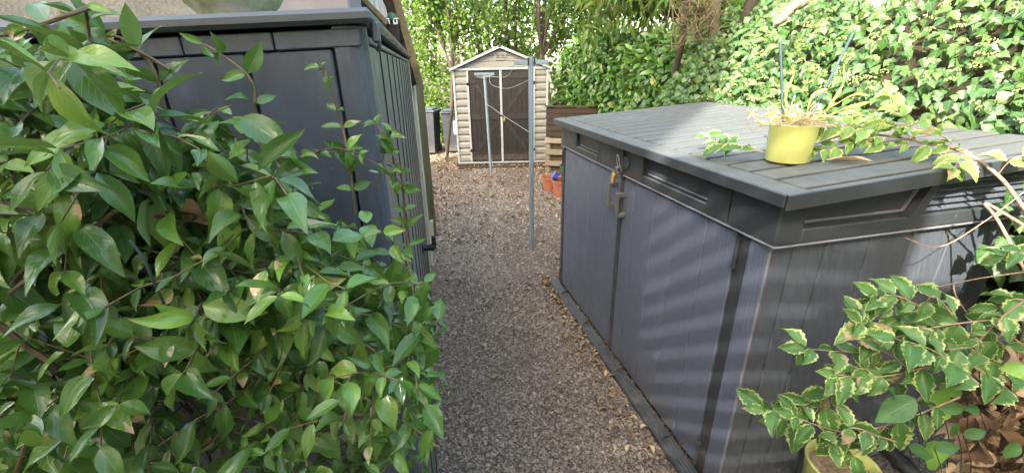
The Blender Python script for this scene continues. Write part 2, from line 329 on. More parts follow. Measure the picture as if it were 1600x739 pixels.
def join_leaves(name, variants, mat, PL, parent=None):
    """PL: list of (variant index, 3x3 matrix, position)"""
    if not len(PL): return None
    vs, fs, uvs, rn = [], [], [], []; off = 0
    vi = np.array([p[0] for p in PL]); A = np.array([np.array(p[1]) for p in PL]); T = np.array([np.array(p[2]) for p in PL])
    for k, (V, F, UV) in enumerate(variants):
        ii = np.where(vi == k)[0]
        if not len(ii): continue
        W = np.einsum('nij,vj->nvi', A[ii], V) + T[ii][:, None, :]
        nv = len(V); vs.append(W.reshape(-1, 3)); fs.append((F[None] + (np.arange(len(ii)) * nv)[:, None, None] + off).reshape(-1, F.shape[1]))
        uvs.append(np.tile(UV, (len(ii), 1))); rn.append(np.repeat(rng.random(len(ii)), nv)); off += len(ii) * nv
    vs = np.concatenate(vs); fs = np.concatenate(fs); uvs = np.concatenate(uvs); rn = np.concatenate(rn); k = fs.shape[1]
    me = bpy.data.meshes.new(name); me.vertices.add(len(vs)); me.vertices.foreach_set('co', vs.ravel().astype('f4'))
    me.loops.add(fs.size); me.loops.foreach_set('vertex_index', fs.ravel().astype('i4')); me.polygons.add(len(fs))
    me.polygons.foreach_set('loop_start', (np.arange(len(fs)) * k).astype('i4')); me.polygons.foreach_set('use_smooth', np.ones(len(fs), bool))
    uvl = me.uv_layers.new(name='UVMap'); uvl.data.foreach_set('uv', uvs[fs.ravel()].ravel().astype('f4'))
    a = me.attributes.new('rnd', 'FLOAT', 'POINT'); a.data.foreach_set('value', rn.astype('f4'))
    me.materials.append(mat); me.update(calc_edges=True); return link(name, me, parent)
def variant_mesh(name, var, mat):
    V, F, UV = var; me = bpy.data.meshes.new(name); me.from_pydata(V.tolist(), [], F.tolist()); uvl = me.uv_layers.new(name='UVMap')
    uvl.data.foreach_set('uv', UV[F.ravel()].ravel().astype('f4')); me.polygons.foreach_set('use_smooth', np.ones(len(F), bool))
    a = me.attributes.new('rnd', 'FLOAT', 'POINT'); a.data.foreach_set('value', np.zeros(len(V), 'f4')); me.materials.append(mat); return me
def foliage(parent, variants, mat, PL, single=300, minpx=9, name='leaf', restname='leaves', bias=0.0):
    """the leaves that show largest are parts of their own, the rest one mesh"""
    if not PL: return
    inv = parent.matrix_basis.inverted() if parent else Matrix()
    T = np.array([np.array(p[2]) for p in PL]); x, y, z = proj(T); Ls = np.array([np.linalg.norm(np.array(p[1])[:, 1]) for p in PL]) * variants[0][0][:, 1].max()
    size = Ls * FPX / np.maximum(z, .05); vis = (x > -30) & (x < 1630) & (y > -30) & (y < 770) & (z > .05)
    sc = np.where(vis & (size >= minpx), size - bias * z * 100, -1e9); order = np.argsort(-sc); top = [i for i in order[:single] if sc[i] > -1e8]; ts = set(top)
    ms = [variant_mesh(name, v, mat) for v in variants]
    for i in top:
        k, A, t = PL[i]; o = link(name, ms[k], parent); m = Matrix([list(r) for r in np.array(A)]).to_4x4(); m.translation = Vector(t); o.matrix_local = inv @ m
    rest = [PL[i] for i in range(len(PL)) if i not in ts]
    if rest:
        o = join_leaves(restname, variants, mat, rest, parent); o.matrix_local = inv; o['kind'] = 'stuff'
def orient(d, n, s=1.0):
    """leaf frame: +Y along d, +Z near n"""
    d = Vector(d).normalized(); n = Vector(n); x = d.cross(n)
    if x.length < 1e-4: x = d.cross(Vector((.3, .8, .1)))
    x.normalize(); z = x.cross(d); return np.array([[x.x * s, d.x * s, z.x * s], [x.y * s, d.y * s, z.y * s], [x.z * s, d.z * s, z.z * s]])
def rv(a=1.0): return Vector((random.gauss(0, a), random.gauss(0, a), random.gauss(0, a)))
def smoothpath(pts, n=6):
    pts = [Vector(p) for p in pts]; out = []
    for i in range(len(pts) - 1):
        p0 = pts[max(i - 1, 0)]; p1 = pts[i]; p2 = pts[i + 1]; p3 = pts[min(i + 2, len(pts) - 1)]
        for k in range(n):
            t = k / n; out.append(.5 * ((2 * p1) + (p2 - p0) * t + (2 * p0 - 5 * p1 + 4 * p2 - p3) * t * t + (3 * p1 - p0 - 3 * p2 + p3) * t ** 3))
    out.append(pts[-1]); return out
# ================================================================ SETTING
def ground():
    n = 90; mb = MB(); xs = [-60, -20, -8, -4] + [x * .25 for x in range(-12, 21)] + [8, 20, 60]; ys = [-60, -20, -6, -2] + [y * .3 for y in range(-3, 40)] + [16, 30, 90]
    vs = [(x, y, (.012 * math.sin(x * 3.1 + y) * math.sin(y * 1.7) if abs(x) < 5 and -1 < y < 12 else 0)) for y in ys for x in xs]
    fs = [(j * len(xs) + i, j * len(xs) + i + 1, (j + 1) * len(xs) + i + 1, (j + 1) * len(xs) + i) for j in range(len(ys) - 1) for i in range(len(xs) - 1)]
    mb.add(vs, fs, True); o = mb.build('ground', M['ground']); props(o, kind='structure'); return o
ground()
def gravel():
    base = np.array([(x, y, z) for x in (-1, 1) for y in (-1, 1) for z in (-1, 1)], float) * .5
    F = np.array([(0, 1, 3, 2), (4, 6, 7, 5), (0, 4, 5, 1), (2, 3, 7, 6), (0, 2, 6, 4), (1, 5, 7, 3)])
    vars_ = []
    for k in range(14):
        r = np.random.default_rng(k); V = base * (1 + r.normal(0, .22, base.shape)) * [1, r.uniform(.55, .95), r.uniform(.35, .6)]; vars_.append((V, F, np.zeros((8, 2))))
    PL = []
    for (y0, y1, n, s0, s1) in ((.9, 2.4, 20000, .005, .014), (2.4, 4.2, 17000, .008, .017), (4.2, 6.5, 9000, .010, .021), (6.5, 9.5, 5000, .012, .024)):
        for _ in range(n):
            y = random.uniform(y0, y1); x = random.uniform(-.35 - y * .17, min(1.15 - y * .05, 1.2) if y > 3 else 1.0)
            s = random.uniform(s0, s1) * .88
            if math.sin(x * 2.3 + y * 1.1) * math.sin(y * .9 - x * 1.7 + 2) > .45 and random.random() < .65: continue
            s = s * random.choice((.6, .8, 1, 1, 1.2, 1.6)); a = rv(.35); e = Matrix.Rotation(random.random() * 6.28, 3, 'Z') @ Matrix.Rotation(a.x, 3, 'X') @ Matrix.Rotation(a.y, 3, 'Y')
            PL.append((random.randrange(14), np.array(e) * s, (x, y, s * .12 + .012 * math.sin(x * 3.1 + y) * math.sin(y * 1.7))))
    o = join_leaves('gravel', vars_, M['stones'], PL); o.data.polygons.foreach_set('use_smooth', np.zeros(len(o.data.polygons), bool))
    props(o, 'loose brown and grey gravel covering the path between the two plastic sheds', 'gravel', kind='stuff')
gravel()
DL = [leaf(1, .55, acum, 4, 2, .5, -.15, .05, .3, k) for k in range(3)] + [leaf(1, .3, lance, 4, 2, .9, .2, .06, .2, k + 9) for k in range(3)]
def litter():
    PL = []
    for _ in range(1600):
        y = random.triangular(1.2, 9.3, 8.0); x = random.uniform(-.3 - y * .17, 1.0 - (y > 3) * .1)
        if y > 3 and random.random() < .4: x = random.choice((-.3 - y * .14 + abs(random.gauss(0, .2)), .95 - y * .02 - abs(random.gauss(0, .18)))) if y > 3.3 else x
        s = random.uniform(.022, .048) * (1.0 if y < 4 else 1.25); n = Vector((0, 0, 1)) + rv(.25)
        PL.append((random.randrange(6), orient(Vector((random.gauss(0, 1), random.gauss(0, 1), random.gauss(0, .15))), n, s), (x, y, .016 + random.random() * .01)))
    # along the foot of the storage box
    for _ in range(160):
        t = random.random(); p = Vector((.28, 3.3)).lerp(Vector((.66, 1.4)), t); PL.append((random.randrange(6), orient(Vector((random.gauss(0, 1), random.gauss(0, 1), .1)), Vector((0, 0, 1)) + rv(.3), random.uniform(.025, .045)), (p.x - abs(random.gauss(0, .05)), p.y, .02)))
    o = join_leaves('leaf_litter', DL, M['dry'], PL); props(o, 'scattered dry brown leaves lying over the gravel path', 'leaf litter', kind='stuff')
litter()
# unseen house added to shade the path, slat screen to stripe the doors
def house():
    o = empty('house', 'tall pale house added out of view behind the camera to shade the path', 'house', (0, -2.5, 0))
    b = MB(); b.box(-8.3, -4.07, -3.2, 0, 0, 10.7); b.prism([(-3.2, 10.7), (0, 10.7), (-1.6, 11.7)], 'x', -8.3, -4.07); b.build('wall', M['house_wall'], o)
    r = MB(); r.add([(-8.5, .2, 10.62), (-4.0, .2, 10.62), (-4.0, -1.6, 11.75), (-8.5, -1.6, 11.75), (-8.5, -3.4, 10.62), (-4.0, -3.4, 10.62), (-8.5, .2, 10.72), (-4.0, .2, 10.72), (-4.0, -1.6, 11.85), (-8.5, -1.6, 11.85), (-8.5, -3.4, 10.72), (-4.0, -3.4, 10.72)],
          [(0, 1, 2, 3), (3, 2, 5, 4), (6, 9, 8, 7), (9, 10, 11, 8), (0, 6, 7, 1), (4, 5, 11, 10)]); r.build('roof', M['roof_tile'], o)
    for x in (-7.7, -5.4):
        for z in (1, 4, 7):
            f = MB().box(x, x + 1.2, 0.001, .05, z, z + 1.3, .01).build('window', M['white_plastic'], o); MB().box(x + .08, x + 1.12, .051, .06, z + .08, z + 1.22).build('pane', M['glass_dark'], f)
    s = empty('added_stripe_screen', 'tall timber slat screen added out of view, casting light stripes on the box', 'screen', (0, -2.5, 0))
    for x, hh in ((-2.6, 5.0), (-1.05, 5.0), (1.3, 4.3), (3.0, 4.3), (4.7, 4.3)): MB().box(x - .05, x + .05, -.05, .05, 0, hh, .005).build('post', M['wood_old'], s)
    s2 = MB().box(-1.052, 4.7, .052, .075, 0, .1185, .003).build('slat', M['wood_grey'], s)
    sm = MB().box(-2.6, -1.05, .052, .075, 0, .1185, .003).build('slat', M['wood_grey'], s)
    zs = [k * .14 for k in range(35)]
    for k, z in enumerate(zs):
        o2 = sm if k == 0 else link('slat', sm.data, s); o2.location.z = z
        if z < 4.15: o3 = s2 if k == 0 else link('slat', s2.data, s); o3.location.z = z
house()
# ================================================================ STORAGE BOX (right)
A12 = R(12.8); UB = Vector((math.sin(A12), -math.cos(A12), 0)); VB = Vector((math.cos(A12), math.sin(A12), 0)); PB = Vector((.40, 3.10, 0))
def bw(x, y, z): return PB + UB * x + VB * y + Vector((0, 0, z))
def storage_box():
    o = empty('storage_box', 'low grey plastic garden storage box with double doors and slatted lid, right of the path', 'storage box', PB, A12 - math.pi / 2)
    W, D = 1.93, 1.09
    MB().box(.03, W - .03, .03, D - .02, .01, 1.30).build('body', M['box_dark'], o)
    # doors
    for nm, s0, s1, eds in (('door', .035, .915, [.035, .27, .49, .70, .915]), ('door', .945, 1.785, [.945, 1.058, 1.255, 1.43, 1.622, 1.785])):
        d = MB().box(s0, s1, .012, .03, .045, 1.152).build(nm, M['box_frame'], o)
        for a, b in zip(eds, eds[1:]):
            MB().box(a + .0018, b - .0018, -.004, .014, .05, 1.148, .0025).build('plank', M['box_plank'], d)
    MB().box(.915, .945, -.012, .02, .045, 1.155, .004).build('meeting_stile', M['box_frame'], o)
    MB().box(-.012, .03, -.01, .05, .0, 1.16, .005).build('corner_post', M['box_frame'], o)
    MB().box(1.790, 1.842, -.002, .03, .02, 1.160, .003).build('door_jamb', M['box_frame'], o)
    MB().box(1.8435, W - .006, -.004, .03, .01, 1.16, .002).build('corner_plank', M['box_plank'], o)
    MB().tube([(W - .002, -.002, .01), (W - .002, -.002, 1.163)], .0045, 8).build('corner_bead', M['box_edge'], o)
    for z in (1.08, .12):
        MB().tube([(1.797, -.010, z - .055), (1.797, -.010, z + .055)], .0075, 10).tube([(1.797, -.010, z + .055), (1.797, -.010, z + .062)], .011, 10).tube([(1.797, -.010, z - .06), (1.797, -.010, z - .055)], .011, 10).build('hinge_pin', M['box_frame'], o)
        MB().tube([(.01, -.014, z - .05), (.01, -.014, z + .05)], .0075, 10).build('hinge_pin', M['box_frame'], o)
    # side planks facing the camera
    ed = [.004, .085, .213, .400, .588, .772, .955, 1.07]
    for a, b in zip(ed, ed[1:]):
        MB().box(W - .012, W, a + .0024, b - .0024, .01, 1.165, .003).build('side_plank', M['box_side'], o)
    # back and left sides
    MB().box(.0, W - .02, D - .02, D, .01, 1.3, .004).build('back_panel', M['box_side'], o)
    MB().box(-.012, .028, .052, D - .022, .01, 1.165, .004).build('side_panel', M['box_side'], o)
    # front beam with two shallow recesses
    b = MB(); F = [(.0, .28), (.63, 1.14), (1.62, 1.735), (1.742, 1.95)]
    y0, y1 = -.020, .03
    for a, c in F: b.box(a if a else -.02, c, y0, y1, 1.168, 1.325, .003)
    for a, c in ((.28, .63), (1.14, 1.62)):
        b.box(a, c, y0, y1, 1.168, 1.206, .002); b.box(a, c, y0, y1, 1.308, 1.325, .002); b.box(a, c, y0 + .018, y1, 1.206, 1.308, 0)
    fb = b.build('front_beam', M['box_frame'], o)
    for a, c in ((.285, .625), (1.145, 1.615)):  # pale strips paint the bright highlight lines of the recesses
        MB().box(a + .012, c - .004, y0 - .001, y0 + .004, 1.2035, 1.2085, .001).build('recess_highlight', M['box_edge'], fb)
        MB().box(a + .03, c - .004, y0 + .010, y0 + .020, 1.217, 1.2215, .001).build('recess_highlight', M['box_edge'], fb)
    MB().box(-.022, 1.955, y0 - .004, y0 + .02, 1.1605, 1.167, .002).build('beam_edge', M['box_edge'], o)
    # side beam: recess, slanted divider, louvres
    X0, X1 = W - .02, W + .024
    ztop = lambda y: 1.322 + .059 * y
    sb = MB(); sb.box(X0, X1, -.018, .075, 1.168, 1.318, .003); sb.box(X0, X1, .077, 1.085, 1.168, 1.215, .003)
    sb.prism([(.077, 1.216), (.54, 1.216), (.54, ztop(.5)), (.077, ztop(.07))], 'x', X0, X1 - .030)
    sb.prism([(.077, ztop(.07) - .018), (.54, ztop(.54) - .018), (.54, ztop(.54)), (.077, ztop(.07))], 'x', X0, X1)
    sb.build('side_beam', M['box_frame'], o)
    MB().prism([(.495, 1.2165), (.545, 1.2165), (.60, 1.345), (.565, 1.345)], 'x', X1 - .034, X1 + .003).build('slanted_divider', M['box_frame'], o)
    fr = MB(); fr.prism([(.10, 1.228), (.49, 1.228), (.49, 1.234), (.10, 1.234)], 'x', X1 - .029, X1 - .022); fr.prism([(.49, 1.228), (.495, 1.228), (.548, 1.33), (.54, 1.33)], 'x', X1 - .029, X1 - .020); fr.build('recess_frame', M['box_edge'], o)
    MB().box(X0, X1 - .045, .56, 1.08, 1.216, 1.37).build('vent_back', M['box_dark'], o)
    for k in range(6):
        z = 1.224 + k * .0225
        MB().prism([(X1 - .008, z), (X1 - .008, z + .004), (X1 - .036, z + .019), (X1 - .036, z + .013)], 'y', .55 + .0095 * k * 1.0, 1.08).build('louvre', M['box_side'], o)
    MB().box(W + .019, W + .028, -.02, 1.085, 1.1600, 1.1665, .002).build('beam_edge', M['box_edge'], o)
    # lid
    sl = lambda x, y, z: (x, y, z + .059 * y)
    lid = MB().box(-.05, 2.005, -.065, 1.155, 1.328, 1.344, .004, sl).build('lid', M['box_dark'], o)  # dark slab puts the shade between the lid boards into colour
    MB().box(-.052, 2.007, -.067, .012, 1.3442, 1.358, .002, sl).build('front_flange', M['box_lid'], lid)
    MB().box(-.050, 2.005, -.075, -.068, 1.318, 1.357, .002, sl).build('front_rim', M['box_frame'], lid)
    MB().box(2.008, 2.016, -.072, 1.16, 1.312, 1.359, .002, sl).build('side_rim', M['box_frame'], lid)
    n = 18; p = (1.985 + .03) / n
    for k in range(n):
        a = -.03 + k * p
        MB().box(a + .011, a + p - .011, .016, 1.15, 1.3445, 1.3605, .003, sl).build('lid_board', M['box_lid'], lid)
    MB().box(1.988, 2.0065, .016, 1.15, 1.3442, 1.3575, .002, sl).build('lid_edge_strip', M['box_lid'], lid)
    # base ramp
    r = MB().prism([(-.078, 0), (-.078, .028), (-.02, .048), (-.02, 0)], 'x', -.06, 2.03).build('base_ramp', M['box_frame'], o)
    for k in range(4):
        y = -.075 + k * .0145; MB().box(-.055, 2.025, y, y + .008, .032 + .0045 * k, .037 + .0045 * k, .0015).build('ramp_ridge', M['box_frame'], r)
    for s in (.18, .62, 1.12, 1.62): MB().prism([(-.08, .032), (-.05, .058), (-.02, .062), (-.02, .04)], 'x', s, s + .012).build('ramp_catch', M['box_frame'], r)
    # handles
    for s, z in ((.868, 1.035), (.972, 1.005)):
        h = MB(); h.box(s - .010, s + .012, -.065, -.043, z - .07, z + .07, .004); h.box(s - .008, s + .012, -.044, .0, z + .044, z + .070, .004); h.box(s - .008, s + .012, -.044, .0, z - .070, z - .046, .004)
        h.build('handle', M['box_handle'], o)
    # hasp
    h = MB(); h.box(.935, .962, -.034, -.018, 1.16, 1.325, .003); h.box(.80, 1.0, -.074, -.021, 1.312, 1.320, .002); h.build('hasp', M['box_frame'], o)
    h = MB(); h.lathe([(.0, 0), (.033, 0), (.036, .004), (.033, .008), (0, .008)], 24); h.v = [(x + .985, -.021 - z, y + 1.235) for x, y, z in h.v]; h.build('lock_plate', M['box_frame'], o)
storage_box()
def lidz(p, off=.0015):
    return 1.3605 + .059 * (Vector(p) - PB).dot(VB) + off
def padlock():
    c = bw(.925, -.055, 1.155); o = empty('padlock', 'small brass combination padlock hanging from the hasp of the storage box', 'padlock', c, A12 - math.pi / 2)
    b = MB()
    for k in range(4): b.box(-.014, .014, -.011, .011, -.033 + k * .0115, -.023 + k * .0115, .0025)
    b.box(-.015, .015, -.012, .012, .0135, .020, .003); b.box(-.012, .012, -.009, .009, -.038, .02, .002)
    ob = b.build('lock_body', M['brass'], o); ob.rotation_euler = (0, R(18), 0)
    for k in range(4): q = MB().box(-.0155, -.0135, -.006, .006, -.031 + k * .0115, -.025 + k * .0115, .001).build('dial', M['black'], ob)
    pts = [(-.009 , 0, .018), (-.009, 0, .045)] + [(-.009 * math.cos(t), 0, .045 + .011 * math.sin(t)) for t in np.linspace(0, math.pi, 9)] + [(.009, 0, .045), (.009, 0, .018)]
    MB().tube(pts, .003, 8).build('shackle', M['steel'], ob)
    c2 = bw(.940, -.045, 1.235); o2 = empty('carabiner', 'shiny steel carabiner ring holding the brass padlock on the storage box hasp', 'carabiner', c2, A12 - math.pi / 2)
    pts = [(.013 * math.cos(t) - .004, -.006 * math.sin(t), .034 * math.sin(t)) for t in np.linspace(0, 2 * math.pi, 25)]
    MB().tube(pts, .0032, 8, False).build('ring', M['steel'], o2)
    MB().tube([(.012, .0, -.01), (.018, .012, -.04), (.008, .014, -.07), (-.012, .006, -.085)], .003, 8).build('wire_tail', M['steel'], o2)
padlock()
# ================================================================ TALL CABINET (left)
NC = Vector((-.262, .837, 0)); FC = Vector((-.722, 3.294, 0)); dC = (FC - NC).normalized(); LC = (FC - NC).length
TOPZ = 1.802
def cabinet():
    rz = math.atan2(dC.y, dC.x); o = empty('tall_cabinet', 'tall charcoal plastic garden cabinet behind the leafy climber, left of the path', 'cabinet', NC, rz)
    Wd = 1.5; sl = lambda x, y, z: (x, y, z - .042 * y * (z / TOPZ))
    MB().box(.012, LC - .012, .012, Wd, 0, TOPZ - .04, 0, sl).build('body', M['box_dark'], o)
    # side planks (facing the path)
    n = 11; xs = [.055 + (LC - .095) * k / n for k in range(n + 1)]
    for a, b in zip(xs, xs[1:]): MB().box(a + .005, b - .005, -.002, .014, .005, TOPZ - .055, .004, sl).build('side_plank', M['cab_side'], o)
    for b in xs[1:-1]: MB().box(b - .004, b + .004, -.0048, .0, .005, TOPZ - .058, .001, sl).build('groove_shade', M['box_dark'], o)  # black strips paint the shade of the side grooves
    MB().box(LC - .038, LC, -.004, .02, 0, TOPZ - .04, .003, sl).build('corner_post', M['beige'], o)
    # corner, rounded
    pr = [(.0, .05), (.0, .025), (.004, .010), (.012, .002), (.03, -.004), (.052, -.004), (.052, .05)]
    c = MB().prism(pr, 'z', 0, TOPZ - .026); c.v = [sl(*p) for p in c.v]; c.build('corner_post', M['cab_front'], o)
    # front doors: planks facing the camera (x=0 plane)
    ys = [.053, .20, .345, .49, .64, .79, .94, 1.09, 1.24, 1.40]
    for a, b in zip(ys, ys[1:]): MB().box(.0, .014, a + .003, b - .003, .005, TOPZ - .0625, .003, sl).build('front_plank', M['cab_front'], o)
    st = MB()
    for a, b in zip(ys, ys[1:]): st.box(-.002, .012, a + .0012 - .05, b - .0512, TOPZ - .0600, TOPZ - .0300, .002, sl)
    st.build('front_strip', M['cab_front'], o)
    # lid with overhanging rim
    lid = MB(); lid.box(-.022, LC + .02, -.022, Wd, TOPZ - .024, TOPZ, .007, sl); lid.build('lid', M['cab_lid'], o)
    sd = MB().box(.06, LC - .02, -.006, .004, TOPZ - .052, TOPZ - .041, .002, sl).build('side_rail', M['cab_side'], o)
    MB().box(.01, .030, -.030, -.015, TOPZ - .055, TOPZ - .018, .004).build('clip', M['cab_lid'], o)
    MB().tube([(.032, -.02, TOPZ - .066), (.026, -.026, TOPZ - .06), (.026, -.026, TOPZ - .052)], .004, 8).build('clip', M['cab_lid'], o)
    MB().box(-.034, -.02, .40, .412, TOPZ - .075, TOPZ - .02, .003).build('clip', M['black'], o)
    MB().box(-.026, -.018, .40, .47, TOPZ - .062, TOPZ - .055, .002).build('clip', M['black'], o)
    # handle on the side wall
    h = MB(); s, z = .385 * 1.35 + .23, 1.7 - (1.7 - .911) * 1.35 + .28
    h.lathe([(0, 0), (.034, 0), (.034, .006), (.018, .009), (.018, .045), (.021, .052), (.021, .070), (0, .070)], 20); h.v = [(x + HX, -.002 - zz, y + HZ) for x, y, zz in h.v]
    h.box(HX - .013, HX + .013, -.084, -.060, HZ - .010, HZ + .07, .005); h.build('handle', M['black'], o)
def side_pt(px, py):
    nrm = np.array([dC.y, -dC.x]); r = ray(px, py); t = np.dot(np.array([NC.x, NC.y]), nrm) / np.dot(r[:2], nrm); p = r * t; return float(np.dot(p[:2] - np.array([NC.x, NC.y]), np.array([dC.x, dC.y]))), float(p[2] + CAMZ)
HX, HZ = side_pt(659, 388)
cabinet()
# mossy stone bowl on the cabinet
def bowl():
    c = aty(367, 14, 1.02); o = empty('stone_bowl', 'pale mossy stone bowl standing behind the top of the tall cabinet', 'bowl', (c.x, c.y, 1.770))
    b = MB(); r = .185; r = .155; prof = [(0, 0), (.042, 0), (.058, .02), (.083, .05), (.100, .065), (.115, .083), (.135, .12), (.15, .17), (.158, .22), (.16, .24), (.145, .24), (.135, .16), (0, .12)]; prof = [(a_ * .87, b_) for a_, b_ in prof]
    b.lathe(prof, 36); b.build('bowl', M['mossy_stone'], o); MB().lathe([(0, .19), (r * .86, .185)], 24).build('soil', M['soil'], o)
bowl()
def rear_walls():
    a = aty(236, 0, 2.3); o = MB().box(-6, a.x, 0, .3, 0, 3.4, .01).build('garden_wall', M['roughcast']); o.location = (0, 2.75, 0)
    props(o, 'rough pebbled grey garden wall behind the tall cabinet, at the left edge', 'wall')
    b = aty(553, 0, 2.75); o = MB().box(a.x - .02, b.x - .05, .06, .3, 0, 3.2, .01).build('smooth_wall', M['smooth_render']); o.location = (0, 2.75, 0)
    props(o, 'smooth lilac grey wall beside the rough pebbled wall', 'wall')
rear_walls()
# ================================================================ OLD WOODEN LEAN-TO behind the cabinet
def lean_to():
    y = 3.42; A = aty(622, 8, y); B = aty(656, 131, y); o = empty('wooden_lean_to', 'old brown timber lean-to with steep roof edge behind the tall cabinet', 'lean-to', (-.95, y, 0))
    L = lambda p: Vector(p) - o.location
    up2 = A + (A - B) * .9
    MB().beam(L(B), L(up2), .05, .016, (0, 1, 0)).build('verge_board', M['wood_old'], o)
    rf = MB()
    q = [(B + Vector((-.012, .03, 0))), (up2 + Vector((-.012, .03, 0)))]
    q2 = [p + Vector((-.23, .25, 0)) for p in q]
    d = Vector((-.05, 0, -.02))
    vs = [L(p) for p in (q[0], q[1], q2[1], q2[0])] + [L(p + d) for p in (q[0], q[1], q2[1], q2[0])]
    rf.add(vs, [(0, 1, 2, 3), (4, 7, 6, 5), (0, 4, 5, 1), (1, 5, 6, 2), (2, 6, 7, 3), (3, 7, 4, 0)]); rf.build('roof', M['wood_dark'], o)
    P0 = aty(556, -4, 3.35); P1 = aty(592, 30, 3.35)
    MB().beam(L(P1 + Vector((.05, 0, -.05))), L(P0 + (P0 - P1) * .8), .05, .045, (0, 1, 0)).build('rafter', M['wood_dark'], o)
    MB().beam(L(P1 + Vector((.062, -.02, -.03))), L(P0 + (P0 - P1) * .8 + Vector((.034, -.02, .02))), .03, .012, (0, 1, 0)).build('verge_strip', M['wood_old'], o)
    # crossing timbers under the verge
    for (x0, y0, x1, y1, wd, m) in ((590, 44, 622, 38, .035, 'wood_dark'), (604, 48, 628, 47, .02, 'wood_grey'), (612, 58, 630, 58, .05, 'wood_dark'), (616, 54, 626, 54, .035, 'wood_grey'), (612, 70, 636, 78, .08, 'wood_dark')):
        MB().beam(L(aty(x0, y0, y + .03)), L(aty(x1, y1, y + .03)), .04, wd, (0, 0, 1)).build('cross_timber', M[m], o)
    for (xa, ya, xb, yb, yy, wd, m) in ((647, 118, 679, 345, 3.9, .035, 'wood_olive'), (655, 128, 676, 350, 4.3, .06, 'wood_olive'), (643, 110, 664, 300, 3.55, .03, 'beige')):
        a = aty(xa, ya, yy); a.z = max(a.z, 1.6); MB().beam(L((a.x, yy, 0)), L(a), wd, .05, (0, 1, 0), .003).build('post', M[m], o)
    for k in range(9):
        z = .05 + k * .18; MB().box(-.50, aty(650, 200, 3.6).x - o.location.x - .05, .12, .14, z, z + .172, .003).build('wall_board', M['wood_old'], o)
    w_ = MB(); a = aty(570, -3, 3.5); b = aty(612, 28, 3.5); n = 10
    vs = []
    for k in range(n + 1):
        x = a.x + (b.x - a.x) * k / n; yy = 3.5 + .012 * (k % 2)
        vs += [(x, yy, 2.02), (x, yy, 2.75), (x, yy + .01, 2.02), (x, yy + .01, 2.75)]
    fs = []
    for k in range(n): q = 4 * k; fs += [(q, q + 4, q + 5, q + 1), (q + 2, q + 3, q + 7, q + 6)]
    w_.add(vs, fs); s = w_.build('corrugated_sheet', M['white_sheet']); props(s, 'white corrugated sheet standing upright behind the brown roof timber', 'sheet')
    c = aty(612, 30, 3.37); o2 = empty('capped_post_end', 'brown post end with dark green cap and two white clips above the cabinet', 'post', c)
    MB().box(-.045, .04, 0, .05, -.16, -.01, .008).build('post', M['wood_dark'], o2)
    cp = MB(); cp.lathe([(.0, .045), (.03, .035), (.048, .0), (.045, -.008), (0, -.008)], 20); cp.v = [(x, y * .6 + .02, z) for x, y, z in cp.v]; cp.build('cap', M['tub_green'], o2)
    for x in (-.03, .026):
        u = MB(); u.box(x - .016, x - .009, -.008, .0, -.028, -.006, .002); u.box(x + .006, x + .014, -.008, 0, -.028, -.006, .002); u.box(x - .016, x + .014, -.008, 0, -.036, -.026, .002); u.build('clip', M['white_plastic'], o2)
    MB().box(-.045, .05, -.006, 0, -.003, .004, .001).build('clip_bar', M['white_plastic'], o2)
lean_to()
def downpipe():
    p = atz(677, 392, 0); o = MB(); o.tube([(0, 0, 0), (0, 0, .30)], .022, 14).tube([(0, 0, .30), (0, 0, .325)], .028, 14)
    ob = o.build('drain_pipe', M['beige']); ob.location = p; props(ob, 'short cream drain pipe standing at the far foot of the tall cabinet', 'pipe')
downpipe()
